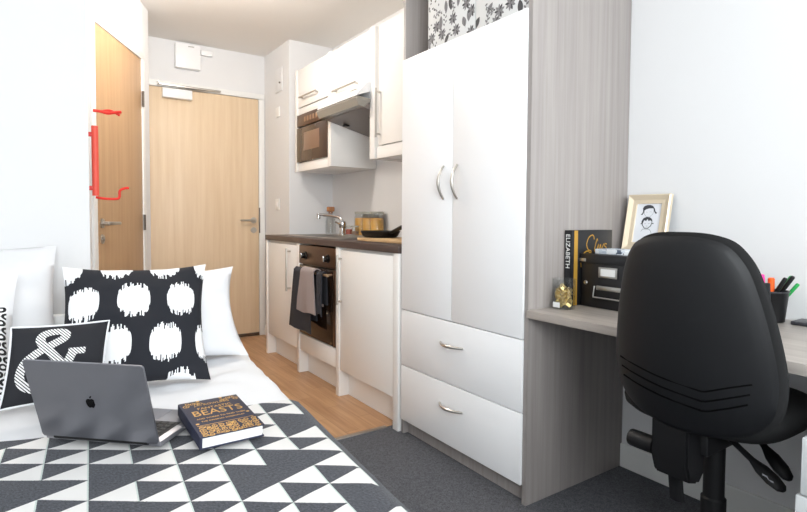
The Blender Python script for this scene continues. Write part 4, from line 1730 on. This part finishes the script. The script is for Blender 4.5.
for k in range(3):
    zz = .662 - k * .024
    ptsl = []
    for (h, dz) in ((.165 - k * .006, .006), (.10, -.002), (.03, -.012), (-.055, -.021), (-.068, -.0215), (-.08, -.018), (-.12, -.001), (-.160 + k * .004, .014)):
        ptsl.append(rear(CY + h, zz + dz))
    bm = tube(B(), smooth_path(ptsl, 4), .0021, 6)
    obj('seam', bm, RUBBER, bs)

# seat
SXc, SYc = 1.55, .712
sp_ = [(math.cos(a), math.sin(a)) for a in [2 * PI * k / 48 for k in range(48)]]


def supr(c, s, n=3.2):
    return (math.copysign(abs(c) ** (2 / n), c), math.copysign(abs(s) ** (2 / n), s))


bm = B()
lev = [(0, .504), (.55, .500), (.90, .504), (.985, .520), (1.0, .538), (.985, .556), (.93, .568), (.7, .576), (0, .575)]
rings = []
for s_, z in lev:
    if s_ == 0:
        rings.append([bm.verts.new((SXc, SYc, z))])
    else:
        rings.append([bm.verts.new((SXc + supr(c, s)[0] * .215 * s_, SYc + supr(c, s)[1] * .210 * s_, z)) for c, s in sp_])
for a, b in zip(rings, rings[1:]):
    for k in range(48):
        k2 = (k + 1) % 48
        if len(a) == 1:
            bm.faces.new((a[0], b[k2], b[k]))
        elif len(b) == 1:
            bm.faces.new((a[k], a[k2], b[0]))
        else:
            bm.faces.new((a[k], a[k2], b[k2], b[k]))
obj('seat', bm, SEATFAB, ch, ang=80)
# back carrier and its hand-wheel
bm = B()
prism(bm, [(1.298, .60), (1.298, .43), (1.315, .385), (1.36, .372), (1.385, .395), (1.385, .47), (1.36, .60)], (0, CY - .02, 0), (1, 0, 0), (0, 0, 1), (0, 1, 0), .095)
bmesh.ops.bevel(bm, geom=[e for e in bm.edges if len(e.link_faces) == 2 and e.calc_face_angle(0) > .4], offset=.006, segments=2, affect='EDGES')
br_ = obj('back_bracket', bm, BLACK, ch)
obj('hand_wheel', lathe(B(), [(0, 0), (.021, 0), (.023, .005), (.023, .07), (.014, .074), (.014, .09), (0, .09)], (1.345, CY + .160, .436), 22, (0, -1, 0)), BLACK, ch)
bm = B()
tube(bm, [(1.345, CY + .035, .40), (1.36, CY + .035, .31)], .013, 10, flat=(1.5, .8))
obj('adjustment_strut', bm, BLACK, ch)
bm = B()
box(bm, 1.36, 1.64, SYc - .07, SYc + .075, .445, .500, .008)
obj('mechanism', bm, BLACK, ch)
GX, GY = 1.49, .686
bm = B()
lathe(bm, [(0, .05), (.036, .05), (.036, .14), (.031, .145), (.031, .29), (.026, .295), (.026, .45), (0, .45)], (GX, GY, 0), 24)
obj('gas_column', bm, BLACK, ch)


def lever(p0, p1, p2):
    p0, p1, p2 = Vector(p0), Vector(p1), Vector(p2)
    bm = B()
    pts = [p0, p0.lerp(p1, .5), p1, p1.lerp(p2, .3), p1.lerp(p2, .65), p1.lerp(p2, .92), p2]
    tube(bm, pts, [.010, .009, .010, .019, .021, .015, .006], 12, flat=(1.0, .62))
    return obj('lever', bm, BLACK, ch)


l1 = lever((1.46, .64, .478), (1.44, .575, .448), (1.42, .498, .408))
lever((1.58, .64, .48), (1.55, .59, .448), (1.515, .52, .398))
bm = B()
stroke(bm, [(0, 0), (.010, .003), (.014, -.002), (.024, .002)], .0035, lambda u, v: Vector((1.4085, .54 - u, .435 - u * .5 + v)))
obj('lever_mark', bm, mat('pale_mark', rgb(170, 170, 178), .5), l1)
bm = lathe(B(), [(0, .075), (.045, .075), (.05, .09), (.045, .125), (0, .13)], (GX, GY, 0), 24)
obj('base_hub', bm, BLACK, ch)
for k in range(5):
    a = math.radians(93 + 72 * k)
    d = Vector((math.cos(a), math.sin(a), 0))
    c0 = Vector((GX, GY, 0))
    bm = B()
    tube(bm, [c0 + d * .03 + Vector((0, 0, .105)), c0 + d * .14 + Vector((0, 0, .096)), c0 + d * .265 + Vector((0, 0, .072))], [.027, .023, .017], 12, flat=(1.1, .75))
    arm = obj('base_arm', bm, BLACK, ch)
    t_ = Vector((-d.y, d.x, 0))
    bm = B()
    q = c0 + d * .25
    for s_ in (-1, 1):
        lathe(bm, [(0, -.008), (.022, -.008), (.025, -.004), (.025, .004), (.022, .008), (0, .008)], q + t_ * .014 * s_ + Vector((0, 0, .0275)), 18, t_)
    tube(bm, [q + Vector((0, 0, .03)), q + Vector((0, 0, .075))], .008, 8)
    obj('castor', bm, RUBBER, arm)
